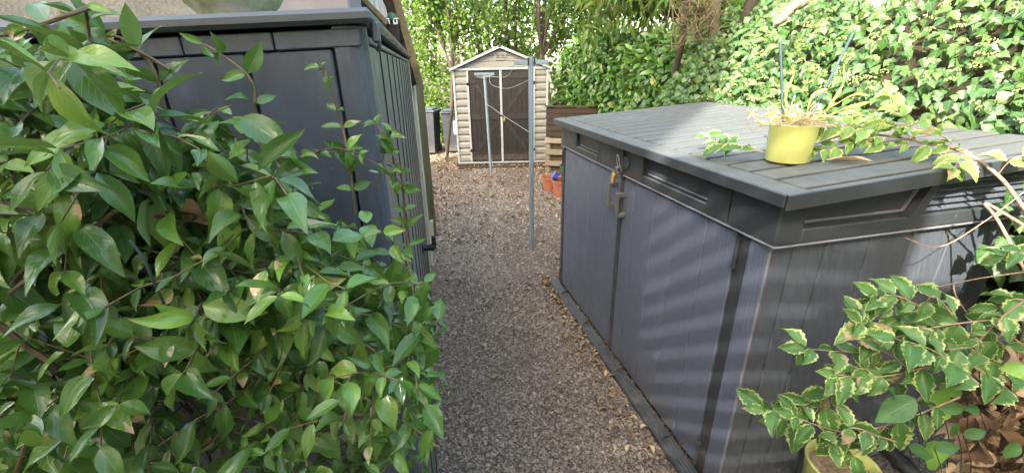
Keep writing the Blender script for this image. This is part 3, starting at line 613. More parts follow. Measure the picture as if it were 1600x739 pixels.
# ================================================================ FAR SHED
def far_shed():
    X0, X1, Y = -.985, .705, 7.92; W = X1 - X0; o = empty('garden_shed', 'small beige garden shed with apex roof and dark brown double doors at the path end', 'shed', (X0, Y, 0))
    H = 1.70; PK = 2.045; D = 1.9; mid = W / 2
    MB().box(.03, W - .03, .035, D, .03, H - .02).prism([(.03, H - .02), (W - .03, H - .02), (mid, PK - .05)], 'y', .035, D).build('body', M['siding'], o)
    MB().box(-.03, W + .02, -.10, D, 0, .035, .006).build('floor_frame', M['wood_dark'], o)
    dx0, dx1 = .275, W - .275
    # siding planks left and right of the doors: each bowed lap
    n = 13; h = (H - .07) / n
    for a, b in ((.035, dx0 - .035), (dx1 + .035, W - .035)):
        for k in range(n):
            z = .06 + k * h
            MB().prism([(.034, z), (.004, z + .004), (-.010, z + .030), (-.010, z + h * .70), (.014, z + h * .97), (.034, z + h)], 'x', a, b).build('siding_plank', M['siding'], o)
    # side wall siding (left side, seen edge-on) 
    for k in range(n):
        z = .06 + k * h; MB().prism([(.03, z), (-.012, z + .004), (-.016, z + .03), (-.004, z + h * .6), (.02, z + h * .98), (.03, z + h)], 'y', .04, D).build('siding_plank', M['siding'], o)
        r = MB().prism([(W - .03, z), (W + .012, z + .004), (W + .016, z + .03), (W + .004, z + h * .6), (W - .02, z + h * .98), (W - .03, z + h)], 'y', .04, D); r.build('siding_plank', M['siding'], o)
    # gable planks
    def wz(z): return mid * (PK - .03 - z) / (PK - H)
    zz = [H + .015, H + .115, H + .20, H + .27, PK - .03]
    for a, b in zip(zz, zz[1:]):
        MB().prism([(mid - wz(a), a + .003), (mid + wz(a), a + .003), (mid + wz(b), b - .003), (mid - wz(b), b - .003)], 'y', -.006, .034).build('gable_plank', M['siding'], o)
    # aluminium frame
    for a in (0, W - .035): MB().box(a, a + .035, -.02, .034, .03, H, .004).build('corner_profile', M['alu'], o)
    MB().box(.0, W, -.03, .030, H - .03, H + .012, .004).build('top_profile', M['alu'], o)
    MB().box(.0, W, -.026, .02, .03, .058, .003).build('bottom_profile', M['alu'], o)
    for a in (dx0 - .035, dx1): MB().box(a, a + .035, -.024, .03, .059, H - .031, .003).build('door_jamb', M['alu'], o)
    # roof
    for sgn in (-1, 1):
        e = mid + sgn * (mid + .045); r = MB(); top = PK + .012
        r.prism([(mid, top), (e, H - .005), (e, H - .03), (mid, top - .022)], 'y', -.07, D + .05); r.build('roof_panel', M['bin_lid'], o)
        MB().prism([(mid, top + .008), (e + sgn * .004, H + .002), (e + sgn * .004, H - .038), (mid, top - .034)], 'y', -.088, -.071).build('verge_trim', M['alu'], o)
        MB().box(*sorted((e - sgn * .0, e + sgn * .035)), -.09, -.04, H - .045, H + .0, .006).build('gutter_end', M['black'], o)
    MB().prism([(mid - .035, PK - .01), (mid + .035, PK - .01), (mid + .012, PK + .035), (mid - .012, PK + .035)], 'y', -.095, -.05).build('ridge_cap', M['black'], o)
    # vent
    v = MB().prism([(mid - .115, H + .255), (mid + .125, H + .255), (mid + .085, H + .13), (mid - .075, H + .13)], 'y', -.022, -.007).build('vent', M['siding'], o)
    for k in range(3):
        for s in (-1, 1): MB().box(mid + .005 + s * .042 - .034, mid + .005 + s * .042 + .034, -.026, -.0225, H + .165 + k * .026, H + .175 + k * .026).build('vent_slot', M['black'], v)
    # doors
    for s in (-1, 1):
        a, b = (dx0 + .003, mid - .004) if s < 0 else (mid + .004, dx1 - .003)
        d = MB().box(a, b, -.004, .02, .064, H - .036, .002).build('door', M['door_brown'], o)
        n2 = 6
        for k in range(n2):
            x = a + .02 + (b - a - .04) * k / n2; x2 = a + .02 + (b - a - .04) * (k + 1) / n2
            MB().box(x + .002, x2 - .002, -.011, -.005, .09, H - .06, .002).build('plank', M['door_brown'], d)
        for z in (.09, .83, H - .17): MB().box(a + .02, b - .02, -.022, -.0115, z, z + .095, .003).build('rail', M['door_rail'], d)
        # diagonals: top one rises to the outer corner, lower one mirrored
        for z0, z1, q in ((.19, .82, 1), (.93, H - .18, -1)):
            xa, xb = (a + .05, b - .05) if (s * q) < 0 else (b - .05, a + .05)
            if s < 0: xa, xb = (a + .05, b - .05) if q > 0 else (b - .05, a + .05)
            else: xa, xb = (b - .05, a + .05) if q > 0 else (a + .05, b - .05)
            MB().beam((xa, -.0155, z0), (xb, -.0155, z1), .009, .075, (0, 1, 0)).build('brace', M['door_brown'], d) if False else MB().prism([(xa - .04, z0), (xa + .04, z0), (xb + .04, z1), (xb - .04, z1)], 'y', -.0205, -.0115).build('brace', M['door_rail'], d)
        for z in (.28, 1.45):
            hx = a - .02 if s < 0 else b + .02
            hh = MB(); hh.box(hx - .018, hx + .018, -.04, -.022, z - .025, z + .025, .004); hh.box(*(sorted((hx, hx - s * .15))), -.030, -.0225, z - .006, z + .006, .001); hh.build('hinge', M['black'], d)
    MB().box(mid - .022, mid + .018, -.03, -.0045, .062, H - .034, .003).build('meeting_profile', M['alu'], o)
    MB().box(mid - .035, mid + .045, -.045, -.031, .885, .915, .004).build('door_latch', M['black'], o)
    c = Vector((X0 + mid + .045, Y - .05, .83)); p = empty('shed_padlock', 'little brass padlock hanging on the brown doors of the far shed', 'padlock', c)
    MB().box(-.018, .018, -.01, .01, -.03, .015, .003).build('lock_body', M['brass'], p); MB().tube([(-.01, 0, .01), (-.01, 0, .035), (0, 0, .047), (.01, 0, .035), (.01, 0, .01)], .004, 6).build('shackle', M['steel'], p)
    pl = MB().box(-.95, .8, -.12, 0, 0, .022, .004).build('timber_edging', M['wood_dark']); pl.location = (.0, 7.72, .0); props(pl, 'low dark timber edging board on the gravel in front of the far shed', 'board')
far_shed()
# ================================================================ WASHING LINE POSTS
def line_posts():
    o = empty('washing_line_post', 'near blue-grey washing line post standing in the gravel, with two short top arms', 'post', (.197, 3.867, 0), group='washing line posts')
    MB().tube([(0, 0, 0), (-.005, 0, 1.785)], .0215, 18).build('pole', M['pole'], o)
    for s in (-1, 1):
        MB().box(*sorted((s * .024, s * .145)), -.02, .02, 1.722, 1.757, .004).build('arm', M['pole'], o)
        MB().box(*sorted((s * .02, s * .034)), -.022, .022, 1.718, 1.776, .003).build('bracket', M['black'], o)
    MB().lathe([(.0, 1.79), (.0225, 1.789), (.0225, 1.77)], 18, (-.005, 0, 0)).build('cap', M['pole'], o)
    o = empty('washing_line_post', 'far thin washing line post leaning slightly in front of the brown shed doors', 'post', (-.345, 7.30, 0), group='washing line posts')
    MB().tube([(0, 0, 0), (-.045, 0, 1.62)], .024, 14).build('pole', M['pole'], o)
    MB().box(-.21, .12, -.03, .03, 1.60, 1.635, .005).build('arm', M['pole'], o)
    for k in range(4): MB().tube(smoothpath([(-.2 + k * .03, -.03, 1.60), (-.08 + k * .01, -.05, 1.55 + k * .008), (.1 - k * .02, -.03, 1.60)], 5), .0018, 4).build('line_loop', M['wire'], o)
    def cord(pts, label):
        ob = MB().tube(smoothpath(pts, 8), .0022, 5).build('washing_line', M['wire']); props(ob, label, 'washing line', 'lines strung between the posts')
    cord([(.06, 3.86, 1.735), (-.05, 5.4, 1.60), (-.42, 7.28, 1.60)], 'thin washing line from the left top arm down to the far post')
    cord([(.18, 3.88, 1.60), (-.02, 4.9, 1.49), (-.25, 6.2, 1.50), (-.30, 7.28, 1.60)], 'lower sagging washing line between the two posts')
    cord([(.175, 3.85, 1.16), (-.1, 5.6, 1.145), (-.37, 7.28, 1.15)], 'taut washing line tied halfway up the near post')
line_posts()
# ================================================================ BINS
def bins():
    def binn(c, s, rz, label, white):
        o = empty('wheelie_bin', label, 'bin', c, rz, 'grey wheelie bins beyond the far corner')
        b = MB(); b.box(-.5, .5, -.5, .5, 0, 1, .02, lambda x, y, z: (x * (.40 + .09 * z) * s, y * (.44 + .10 * z) * s, .04 + z * .84 * s)); b.build('bin_body', M['bin'], o)
        b = MB(); b.box(-.27 * s, .27 * s, -.30 * s, .28 * s, .885 * s, .92 * s, .012); b.box(-.22 * s, .22 * s, -.24 * s, .24 * s, .92 * s, .955 * s, .02); b.build('bin_lid', M['bin_lid'], o)
        for x in (-.2, .2): q = MB(); q.lathe([(0, -.02), (.09 * s, -.02), (.09 * s, .02), (0, .02)], 18); q.v = [(a2 + 0, b2, c2) for a2, b2, c2 in q.v]; q.v = [(x * s + c2, .2 * s + a2, .09 * s + b2) for a2, b2, c2 in q.v]; q.build('wheel', M['black'], o)
        if white: MB().box(.02, .16, -.29 * s, -.262 * s, .42, .68).build('label_panel', M['white_plastic'], o)
    binn((-1.22, 9.35, 0), .95, R(4), 'grey wheelie bin with blue-grey lid and white panel beside the far shed', True)
    binn((-1.78, 9.25, 0), 1.0, R(-6), 'dark grey wheelie bin left of the other bin, a climber over its top', False)
bins()
# ================================================================ PLANTER, PALLET AND TUBS right of far shed
def planter():
    o = empty('timber_planter', 'dark weathered timber compost bin beside the far shed, tops with dry leaves', 'compost bin', (.60, 7.1, 0), R(-14))
    for k in range(5):
        z = .62 + k * .095; MB().box(0, 1.5, 0, .03, z, z + .088, .004).build('board', M['wood_dark'], o); MB().box(0, .03, .032, 1.1, z, z + .088, .004).build('board', M['wood_dark'], o)
    for x in (0.035, 1.45): MB().box(x, x + .05, .032, .08, 0, 1.09, .004).build('post', M['wood_grey'], o)
    MB().box(-.02, 1.52, -.03, .07, 1.098, 1.12, .004).build('capping_board', M['wood_dark'], o)
    MB().box(.04, 1.45, .04, 1.05, 0, 1.05).build('soil', M['soil'], o)
    for z in (.14, .33, .52): MB().box(-.01, 1.2, -.028, -.004, z, z + .085, .004).build('pale_slat', M['wood_grey'], o)
    MB().box(.0, .07, -.003, .0295, .02, .61, .004).build('pale_post', M['wood_grey'], o)
    o['label'] = 'weathered timber compost bin with dark boards above pale slats, beside the far shed'
    def tub(c, r, h, mat, label, nm='terracotta_tub', g='plastic tubs by the compost bin'):
        t = empty(nm, label, 'tub', c, 0, g); b = MB(); b.lathe([(0, 0), (r * .78, 0), (r * .95, h * .88), (r * 1.02, h * .88), (r * 1.04, h), (r * .94, h), (r * .75, .02), (0, .02)], 30); b.build('tub', mat, t); return t
    c = atz(862, 297, 0); tub((c.x, c.y, 0), .15, .20, M['terracotta'], 'shallow terracotta tub behind the nearer terracotta tub')
    c = atz(873, 305, 0); tub((c.x + .05, c.y - .02, 0), .155, .23, M['terracotta'], 'nearer terracotta tub half hidden by the storage box')
    c2 = (c.x + .16, c.y + .1, .17); tub(c2, .14, .24, M['tub_green'], 'dark green tub set inside the terracotta tub', 'green_tub')
    p = aty(868, 275, c.y + .05); q = MB(); q.box(-.045, .045, -.02, .02, -.05, .06, .012, lambda x, y, z: (x + .02 * math.sin(z * 60), y + .012 * math.sin(x * 90), z)); ob = q.build('plastic_packet', M['packet_blue']); ob.location = p; ob.rotation_euler = (0, R(25), R(20)); props(ob, 'crumpled blue and white plastic packet in the terracotta tub', 'packet')
planter()
# ================================================================ LIME POTS
def lime_pots():
    c = atz(1222, 251, 1.375); c.z = lidz(c); o = empty('lime_pot', 'lime yellow plant pot with dried-up plant standing on the storage box lid', 'plant pot', (c.x + .015, c.y, c.z))
    r0, r1, h = .068, .075, .128
    b = MB(); b.lathe([(0, 0), (r0 - .004, 0), (r0, .004), (r1, h), (r1 - .003, h + .002), (r1 - .007, h - .002), (r1 - .012, h - .03), (0, h - .03)], 48); b.build('pot', M['lime'], o)
    MB().lathe([(r1 - .0072, h - .003), (r1 - .014, h - .022), (0, h - .022)], 48).build('liner', M['white_plastic'], o)
    L = o.location.copy(); lo = lambda p: Vector(p) - L
    y = c.y
    for a, b2 in (((1219, 66), (1224, 198)), ((1333, 52), (1262, 192))): MB().tube([lo(aty(*b2, y + .01)), lo(aty(*a, y + .05))], .0042, 8).build('stake', M['stake'], o)
    rr = random.Random(4); st = MB()
    for k in range(130):
        a = rr.random() * 6.28; q = Vector((.04 * math.cos(a), .04 * math.sin(a), h - .02)); p = [q]; d = Vector((rr.gauss(.3, .7), rr.gauss(0, .5), rr.uniform(.1, .9))).normalized()
        for i in range(5): d = (d + Vector((rr.gauss(0, .5), rr.gauss(0, .5), rr.gauss(-.12, .35)))).normalized(); e_ = p[-1] + d * rr.uniform(.012, .028); e_.z = max(e_.z, h - .004 + .01 * rr.random()); p.append(e_)
        st.tube(smoothpath(p, 3), rr.uniform(.0008, .0020), 4, False)
    q = st.build('dead_stems', M['straw'], o); q['kind'] = 'stuff'
    base = lo(aty(1240, 190, y))
    for pts in ([(1235, 195), (1228, 150), (1240, 118), (1236, 98)], [(1250, 195), (1225, 175), (1222, 155)], [(1275, 192), (1300, 160), (1318, 130), (1318, 100)], [(1250, 190), (1190, 182), (1165, 172)], [(1200, 170), (1225, 160), (1245, 180)], [(1280, 188), (1320, 170), (1360, 160)], [(1265, 190), (1290, 182), (1300, 205), (1290, 215)], [(1240, 190), (1200, 197), (1180, 185)], [(1262, 185), (1262, 215), (1256, 238)], [(1245, 192), (1215, 178), (1195, 180)], [(1270, 186), (1330, 150), (1358, 150)], [(1228, 160), (1232, 135), (1250, 140)], [(1258, 186), (1270, 150), (1292, 140)]):
        P = [lo(aty(px, py, y + rr.uniform(-.03, .04))) for px, py in pts]; P = smoothpath(P, 5); mb = MB(); w0 = rr.uniform(.0045, .008)
        vs = []; n = len(P)
        for i, p in enumerate(P):
            wd = w0 * math.sin(math.pi * (i + .8) / (n + .6)); ang = i * .35; s = Vector((math.sin(ang) * .5, .2 * math.cos(ang), math.cos(ang))) * wd; vs += [p - s, p + Vector((0, -.002, 0)), p + s]
        fs = [q2 for i in range(n - 1) for q2 in ((3 * i, 3 * i + 1, 3 * i + 4, 3 * i + 3), (3 * i + 1, 3 * i + 2, 3 * i + 5, 3 * i + 4))]
        mb.add(vs, fs, True); mb.build('yellow_leaf', M['yellow_dead'], o)
    st = MB(); p0 = aty(1172, 168, y); st.tube(smoothpath([lo(aty(1180, 170, y)), lo(aty(1168, 190, y)), lo(aty(1175, 205, y)), lo(aty(1190, 200, y)), lo(aty(1176, 178, y)), lo(aty(1186, 168, y))], 5), .0012, 4).build('tendril', M['straw'], o)
    c = atz(1318, 725, .30); o = empty('low_lime_pot', 'wide lime yellow pot of soil standing on the ground under the variegated shrub', 'plant pot', (c.x, c.y, 0))
    r1 = .118; b = MB(); b.lathe([(0, 0), (.09, 0), (r1, .29), (r1 + .004, .30), (r1 - .001, .305), (r1 - .009, .297), (r1 - .016, .25), (0, .25)], 48); b.build('pot', M['lime'], o)
    b = MB(); b.lathe([(0, .265), (.05, .27), (r1 - .012, .262), (r1 - .015, .25)], 32); b.build('soil', M['mossy_soil'], o)
    a, b2 = aty(1345, 660, .95), aty(1430, 745, .80); q = MB().tube([a, b2], .022, 16).tube([a.lerp(b2, .72), a.lerp(b2, .80)], .026, 16).build('black_pipe', M['black']); props(q, 'black plastic pipe slanting down at the bottom right beside the lime pot', 'pipe')
lime_pots()
# ================================================================ LEFT CLIMBER
JV = [leaf(1, w_, acum, 8, 4, f, d, wv_, c, k, .04, tw) for k, (w_, f, d, wv_, c, tw) in enumerate(((.40, .35, .18, .02, 0, .1), (.46, .15, .30, .025, .04, -.4), (.37, .6, .12, .015, 0, .5), (.42, .25, .50, .035, .03, -.1), (.32, .8, .05, .02, 0, -.5), (.50, .2, .22, .03, .06, .3), (.42, .4, .65, .04, .05, .7), (.48, .95, .2, .03, 0, -.2)))]
def in_cab(p, m=.012):
    q = Vector((p[0] - NC.x, p[1] - NC.y)); x = q.x * dC.x + q.y * dC.y; y = -q.x * dC.y + q.y * dC.x
    return x > -m - .01 and y > -m and p[2] < TOPZ + .01
def climber():
    o = empty('leafy_climber', 'dense glossy evergreen climber spilling over the front of the tall cabinet', 'climbing plant', (-.7, .6, 0))
    sil = [(-60, 60), (40, 75), (80, 60), (118, 60), (160, 80), (205, 120), (240, 165), (270, 200), (320, 175), (370, 150), (400, 190), (415, 235), (440, 290), (500, 330), (540, 345), (580, 350), (615, 370), (635, 400), (655, 420), (680, 450), (692, 490), (676, 520), (690, 560), (672, 610), (688, 660), (675, 720), (690, 800), (-60, 800)]
    PL = []; stems = MB(); ns = 0; tries = 0
    def ymin(px, py): return .45 + .05 * math.sin(px * .013) * math.sin(py * .017 + 1)
    while ns < 620 and tries < 40000:
        tries += 1
        px = random.uniform(-60, 700); py = random.uniform(0, 800)
        if not inpoly(px, py, sil): continue
        y0 = ymin(px, py); dep = random.random() ** 1.3; y = y0 + dep * .33
        p = aty(px, py, y)
        if in_cab(p, .03) or p.z < .05: continue
        d = Vector((random.gauss(.15, .8), random.gauss(-.25, .5), random.gauss(-.05, .6))).normalized(); pts = [p]; roll = random.random() * 3
        nn = random.randint(3, 6); size = random.choice((random.uniform(.030, .046), random.uniform(.046, .066), random.uniform(.052, .068)))
        if px > 430: size *= .82
        if py > 560 and px > 350: size *= .85
        for k in range(nn):
            d = (d + rv(.18) + Vector((0, 0, -.06))).normalized(); q = pts[-1] + d * random.uniform(.022, .036)
            x_, y_, z_ = proj(np.array(q))
            if in_cab(q, .015) or not inpoly(x_, y_, sil) or q.y < .36: break
            pts.append(q); a = d.cross(Vector((.2, .3, 1))).normalized(); b = d.cross(a); roll += 1.57
            sd = a * math.cos(roll) + b * math.sin(roll)
            for s in (-1, 1):
                if random.random() < .08: continue
                ld = (sd * s * .9 + d * .45 + Vector((0, 0, -.5)) + rv(.18)).normalized(); nrm = Vector((.1, -.55, 1.0)) + rv(.28) + sd * s * .2
                sz = size * random.uniform(.75, 1.15) * (1 - .35 * (k / nn) * random.random())
                tip = q + ld * sz
                tx, ty, _z = proj(np.array(tip))
                if in_cab(tip, .006) or tip.y < .33 or tx > 694 or (644 < tx and 358 < ty < 415): continue
                PL.append((random.randrange(8), orient(ld, nrm, sz), tuple(q)))
        if len(pts) > 2: stems.tube(pts, [.0009] * len(pts), 4, False); ns += 1
    # the loose shoots that stand clear of the mass
    shoots = [([(555, 335), (545, 250), (535, 200), (520, 150), (508, 118), (500, 105)], .70, .9), ([(640, 430), (632, 330), (625, 270), (600, 215), (585, 190)], .74, .85), ([(490, 235), (560, 245), (610, 270), (628, 290)], .70, .7),
              ([(430, 290), (400, 200), (395, 130), (345, 85), (318, 70)], .62, 1.0), ([(160, 200), (150, 120), (140, 60), (133, 8)], .52, 1.15), ([(265, 110), (215, 80), (150, 55), (135, 45)], .55, 1.1), ([(140, 12), (90, 30), (30, 50), (-20, 60)], .50, 1.1), ([(260, 190), (240, 110), (190, 60), (150, 60)], .56, 1.1),
              ([(640, 500), (668, 480), (690, 515)], .70, .7), ([(-10, 130), (60, 110), (110, 140), (150, 175)], .47, 1.15), ([(395, 250), (470, 245), (520, 232), (560, 240)], .68, .75), ([(600, 420), (640, 440), (676, 470)], .72, .75), ([(620, 560), (660, 560), (692, 600)], .66, .7), ([(590, 300), (600, 240), (612, 205)], .73, .7)]
    vines = []
    for pts, y, sc in shoots:
        P = smoothpath([aty(px, py, y + random.uniform(-.015, .015)) for px, py in pts], 4); m = MB().tube(P, [.0024 * sc * (1 - .5 * i / len(P)) for i in range(len(P))], 6).build('stem', M['twig'], o); m.location = -o.location
        L = 0; roll = random.random() * 3
        for i in range(1, len(P)):
            L += (P[i] - P[i - 1]).length
            if L > .030 * sc or i == len(P) - 1:
                L = 0; d = (P[i] - P[i - 1]).normalized(); a = d.cross(Vector((.1, 1, .2))).normalized(); b = d.cross(a); sd = a * math.cos(roll * .5) + b * math.sin(roll) * .6; roll += 1.57
                for s in (-1, 1):
                    ld = (sd * s + d * .5 + Vector((0, -.15, -.12)) + rv(.12)).normalized(); sz = .042 * sc * random.uniform(.7, 1.15) * (.65 if i > len(P) * .85 else 1)
                    if in_cab(P[i] + ld * sz, .004): continue
                    PL.append((random.randrange(8), orient(ld, Vector((.1, -.7, .8)) + rv(.3), sz), tuple(P[i])))
    for pts, y, r in (([(-20, 500), (40, 420), (110, 370), (200, 350), (260, 335)], .45, .0028), ([(25, 739), (55, 650), (85, 580), (40, 540), (-10, 500)], .42, .0035), ([(420, 560), (470, 500), (560, 490), (660, 450)], .62, .003), ([(160, 640), (240, 560), (320, 510), (360, 480)], .5, .0022), ([(0, 470), (90, 400), (180, 330)], .42, .0022), ([(330, 690), (420, 600), (480, 560)], .52, .0025)):
        P = smoothpath([aty(px, py, y) for px, py in pts], 5); m = MB().tube(P, r, 7).build('stem', M['twig'], o); m.location = -o.location
    foliage(o, JV, M['jasmine'], PL, 300, 20, bias=1.1)
    st = stems.build('thin_stems', M['twig'], o); st.location = -o.location; st['kind'] = 'stuff'
    # tangle of dark wood inside
    tg = MB()
    for k in range(260):
        px, py = random.uniform(-40, 660), random.uniform(180, 780)
        if not inpoly(px, py, sil): continue
        p = aty(px, py, random.uniform(.55, .78))
        if in_cab(p, .01): continue
        P = [p]; d = Vector((random.gauss(0, 1), random.gauss(0, .3), random.gauss(.3, .7))).normalized()
        for i in range(4):
            d = (d + rv(.3)).normalized(); q = P[-1] + d * .05
            x_, y_, z_ = proj(np.array(q))
            if in_cab(q, .006) or not inpoly(x_, y_ + 25, sil) or not inpoly(x_ + 25, y_, sil) or q.y < .5: break
            P.append(q)
        if len(P) > 1: tg.tube(P, random.uniform(.0008, .002), 4, False)
    t2 = tg.build('dark_twigs', M['twig_dark'], o); t2.location = -o.location; t2['kind'] = 'stuff'
    s = MB().tube(smoothpath([aty(203, 376, .365), aty(225, 405, .37), aty(240, 440, .38), aty(262, 487, .41)], 4), .0013, 8).build('garden_wire', M['stake']); props(s, 'short green plastic coated wire poking out of the leafy climber', 'wire')
    c = aty(285, 345, .47); d = MB(); V, F, U = leaf(.042, .034, acum, 10, 6, .8, .35, .04, .3, 3, .05, .6); me = variant_mesh('dead_leaf', (V, F, U), M['dry']); q = link('dead_leaf', me); q.matrix_world = Matrix.Translation(c) @ Matrix([list(r) for r in orient((.8, -.2, .1), (0, -.8, .6))]).to_4x4(); props(q, 'large orange brown dead leaf caught inside the leafy climber', 'leaf')
climber()
# ================================================================ IVY BANK behind the storage box
def bankpt(s, t):
    """s along the box (local x), t 0..1 up the bank"""
    prof = [(1.22, .75), (1.22, 1.25), (1.26, 1.40), (1.42, 1.62), (1.64, 1.86), (1.95, 2.10), (2.5, 2.35), (3.6, 2.6)]
    f = t * (len(prof) - 1); i = min(int(f), len(prof) - 2); f -= i; y = prof[i][0] * (1 - f) + prof[i + 1][0] * f; z = prof[i][1] * (1 - f) + prof[i + 1][1] * f
    w_ = .06 * math.sin(s * 3.1 + t * 5) + .05 * math.sin(s * 7.3 + 1) * math.sin(t * 11)
    return bw(s, y + w_ + .10 * max(0, -s), z + w_ * .6)
IVV = [leaf(1, w_, ivyp, 10, 4, f, d, .015, .02, k) for k, (w_, f, d) in enumerate(((1.0, .12, .12), (.92, .25, .2), (1.05, .05, .28), (.95, .3, .05)))]
def bank():
    b = MB(); S = [-.72 + .25 * i for i in range(24)]; T = [i / 14 for i in range(15)]
    b.add([tuple(bankpt(s, t) + Vector((.05, .03, -.07))) for s in S for t in T], [(i * 15 + j, i * 15 + j + 1, (i + 1) * 15 + j + 1, (i + 1) * 15 + j) for i in range(len(S) - 1) for j in range(14)], True)
    o = b.build('bank', M['bank']); props(o, kind='structure')
    iv = empty('ivy', 'bright green flowering ivy covering the bank behind the storage box', 'ivy', bw(1, 1.5, .5))
    PL = []
    for _ in range(12500):
        s = random.uniform(-.95, 4.6); t = random.uniform(.0, .98)
        p = bankpt(s, t); n = Vector((-.35, -.62, .55)); q = p + n * random.uniform(-.05, .10)
        x, y, z = proj(np.array(q))
        lo_ = bw(0, 0, 0); rel = q - PB; ly = rel.dot(VB); lx = rel.dot(UB)
        if ly < 1.16 and q.z < 1.42 + .059 * 1.1 and -.1 < lx < 2.05: continue
        sz = random.uniform(.036, .068)
        ld = Vector((random.gauss(-.25, .6), random.gauss(-.3, .5), random.gauss(-.75, .3)))
        PL.append((random.randrange(4), orient(ld, n + rv(.42) + Vector((0, 0, .25)), sz), tuple(q)))
    # ivy hanging round the right-hand end of the box, at the frame edge
    for _ in range(650):
        s = random.uniform(2.0, 2.4); z = random.uniform(.3, 1.34); yl = random.uniform(.74, 1.25) + (1.2 - z) * .05
        q = bw(s, yl, z); x, y, zz = proj(np.array(q))
        if x < 1540 or (x < 1590 and y > 520): continue
        PL.append((random.randrange(4), orient(Vector((random.gauss(-.5, .4), -.3, -.6)), Vector((-.3, -.7, .6)) + rv(.3), random.uniform(.045, .075)), tuple(q)))
    foliage(iv, IVV, M['ivy'], PL, 300, 12, bias=.0)
    fl = MB()
    for k in range(800):
        s = random.uniform(-.3, 4.2); t = random.uniform(.2, .95); p = bankpt(s, t) + Vector((-.35, -.62, .55)) * random.uniform(.09, .17); r0 = random.uniform(.016, .027)
        rel = p - PB
        if rel.dot(VB) < 1.2 and p.z < 1.5: continue
        for i in range(17):
            d = rv().normalized(); d.z = abs(d.z) * .8 + .1; c = p + d * r0; r = random.uniform(.003, .005)
            vs = [c + Vector(v) * r for v in ((1, 0, 0), (-1, 0, 0), (0, 1, 0), (0, -1, 0), (0, 0, 1), (0, 0, -1))]
            fl.add(vs, [(0, 2, 4), (2, 1, 4), (1, 3, 4), (3, 0, 4), (2, 0, 5), (1, 2, 5), (3, 1, 5), (0, 3, 5)])
        fl.tube([p, p + Vector((.35, .62, -.55)) * .08 + rv(.01)], .0014, 3, False)
    me = bpy.data.meshes.new('flower_heads'); me.from_pydata(fl.v, [], fl.f); me.materials.append(M['ivy_flower']); f = link('flower_heads', me, iv); f.location = -iv.location; f['kind'] = 'stuff'
    # fallen trunk and stone at the top of the bank
    a, b2 = aty(1210, 38, 2.8), aty(1252, 6, 2.95); tr = MB().tube(smoothpath([a, a.lerp(b2, .3), a.lerp(b2, .6) + Vector((0, 0, .02)), b2, b2 + Vector((.06, .05, .03))], 5), [.008, .016, .022, .026] + [.028 + .006 * math.sin(i * 2.1) for i in range(15)] + [.03, .026], 10).build('dead_log', M['bark_pale']); props(tr, 'pale dead split log lying at the top of the ivy bank', 'log')
    c = aty(1440, 12, 3.0); st = MB(); st.lathe([(0, -.2), (.25, -.16), (.34, -.02), (.3, .12), (.12, .2), (0, .2)], 9, tuple(c), 1.1, .7); q = st.build('boulder', M['mossy_stone']); props(q, 'pale stone showing through the ivy at the top of the bank', 'stone')
bank()
# ================================================================ VARIEGATED SHRUB bottom right, sprays over the lid
VV = [leaf(1, w_, ser(acum, 6, .30), 18, 6, f, d, .045, .07, k + 20, .05, tw) for k, (w_, f, d, tw) in enumerate(((.60, .3, .15, .1), (.54, .5, .25, -.3), (.66, .15, .35, .3), (.50, .6, .1, -.2)))]
def spray(o, pts, sc, mat_pl, stemmat='twig_pink', step=.035, r=.0022, bias=Vector((0, 0, 0)), lsz=.05, dens=1.0):
    P = smoothpath(pts, 5); m = MB().tube(P, [r * (1 - .6 * i / len(P)) for i in range(len(P))], 6).build('stem', M[stemmat], o); m.location = -o.location
    L = 0; roll = 0
    for i in range(1, len(P)):
        L += (P[i] - P[i - 1]).length
        if L >= step or i == len(P) - 1:
            L = 0; d = (P[i] - P[i - 1]).normalized(); a = d.cross(Vector((0, -.4, 1))).normalized(); b = d.cross(a); roll += 1.4
            sd = a + b * .5 * math.sin(roll)
            for s in (-1, 1):
                if random.random() > dens: continue
                ld = (sd * s * .85 + d * .6 + Vector((0, 0, -.2)) + bias + rv(.15)).normalized(); mat_pl.append((random.randrange(4), orient(ld, Vector((-.2, -.6, .8)) + rv(.22), lsz * random.uniform(.5, 1.3) * sc), tuple(P[i])))
    tip = (P[-1] - P[-2]).normalized(); mat_pl.append((0, orient(tip, Vector((-.2, -.6, .8)), lsz * .8 * sc), tuple(P[-1])))
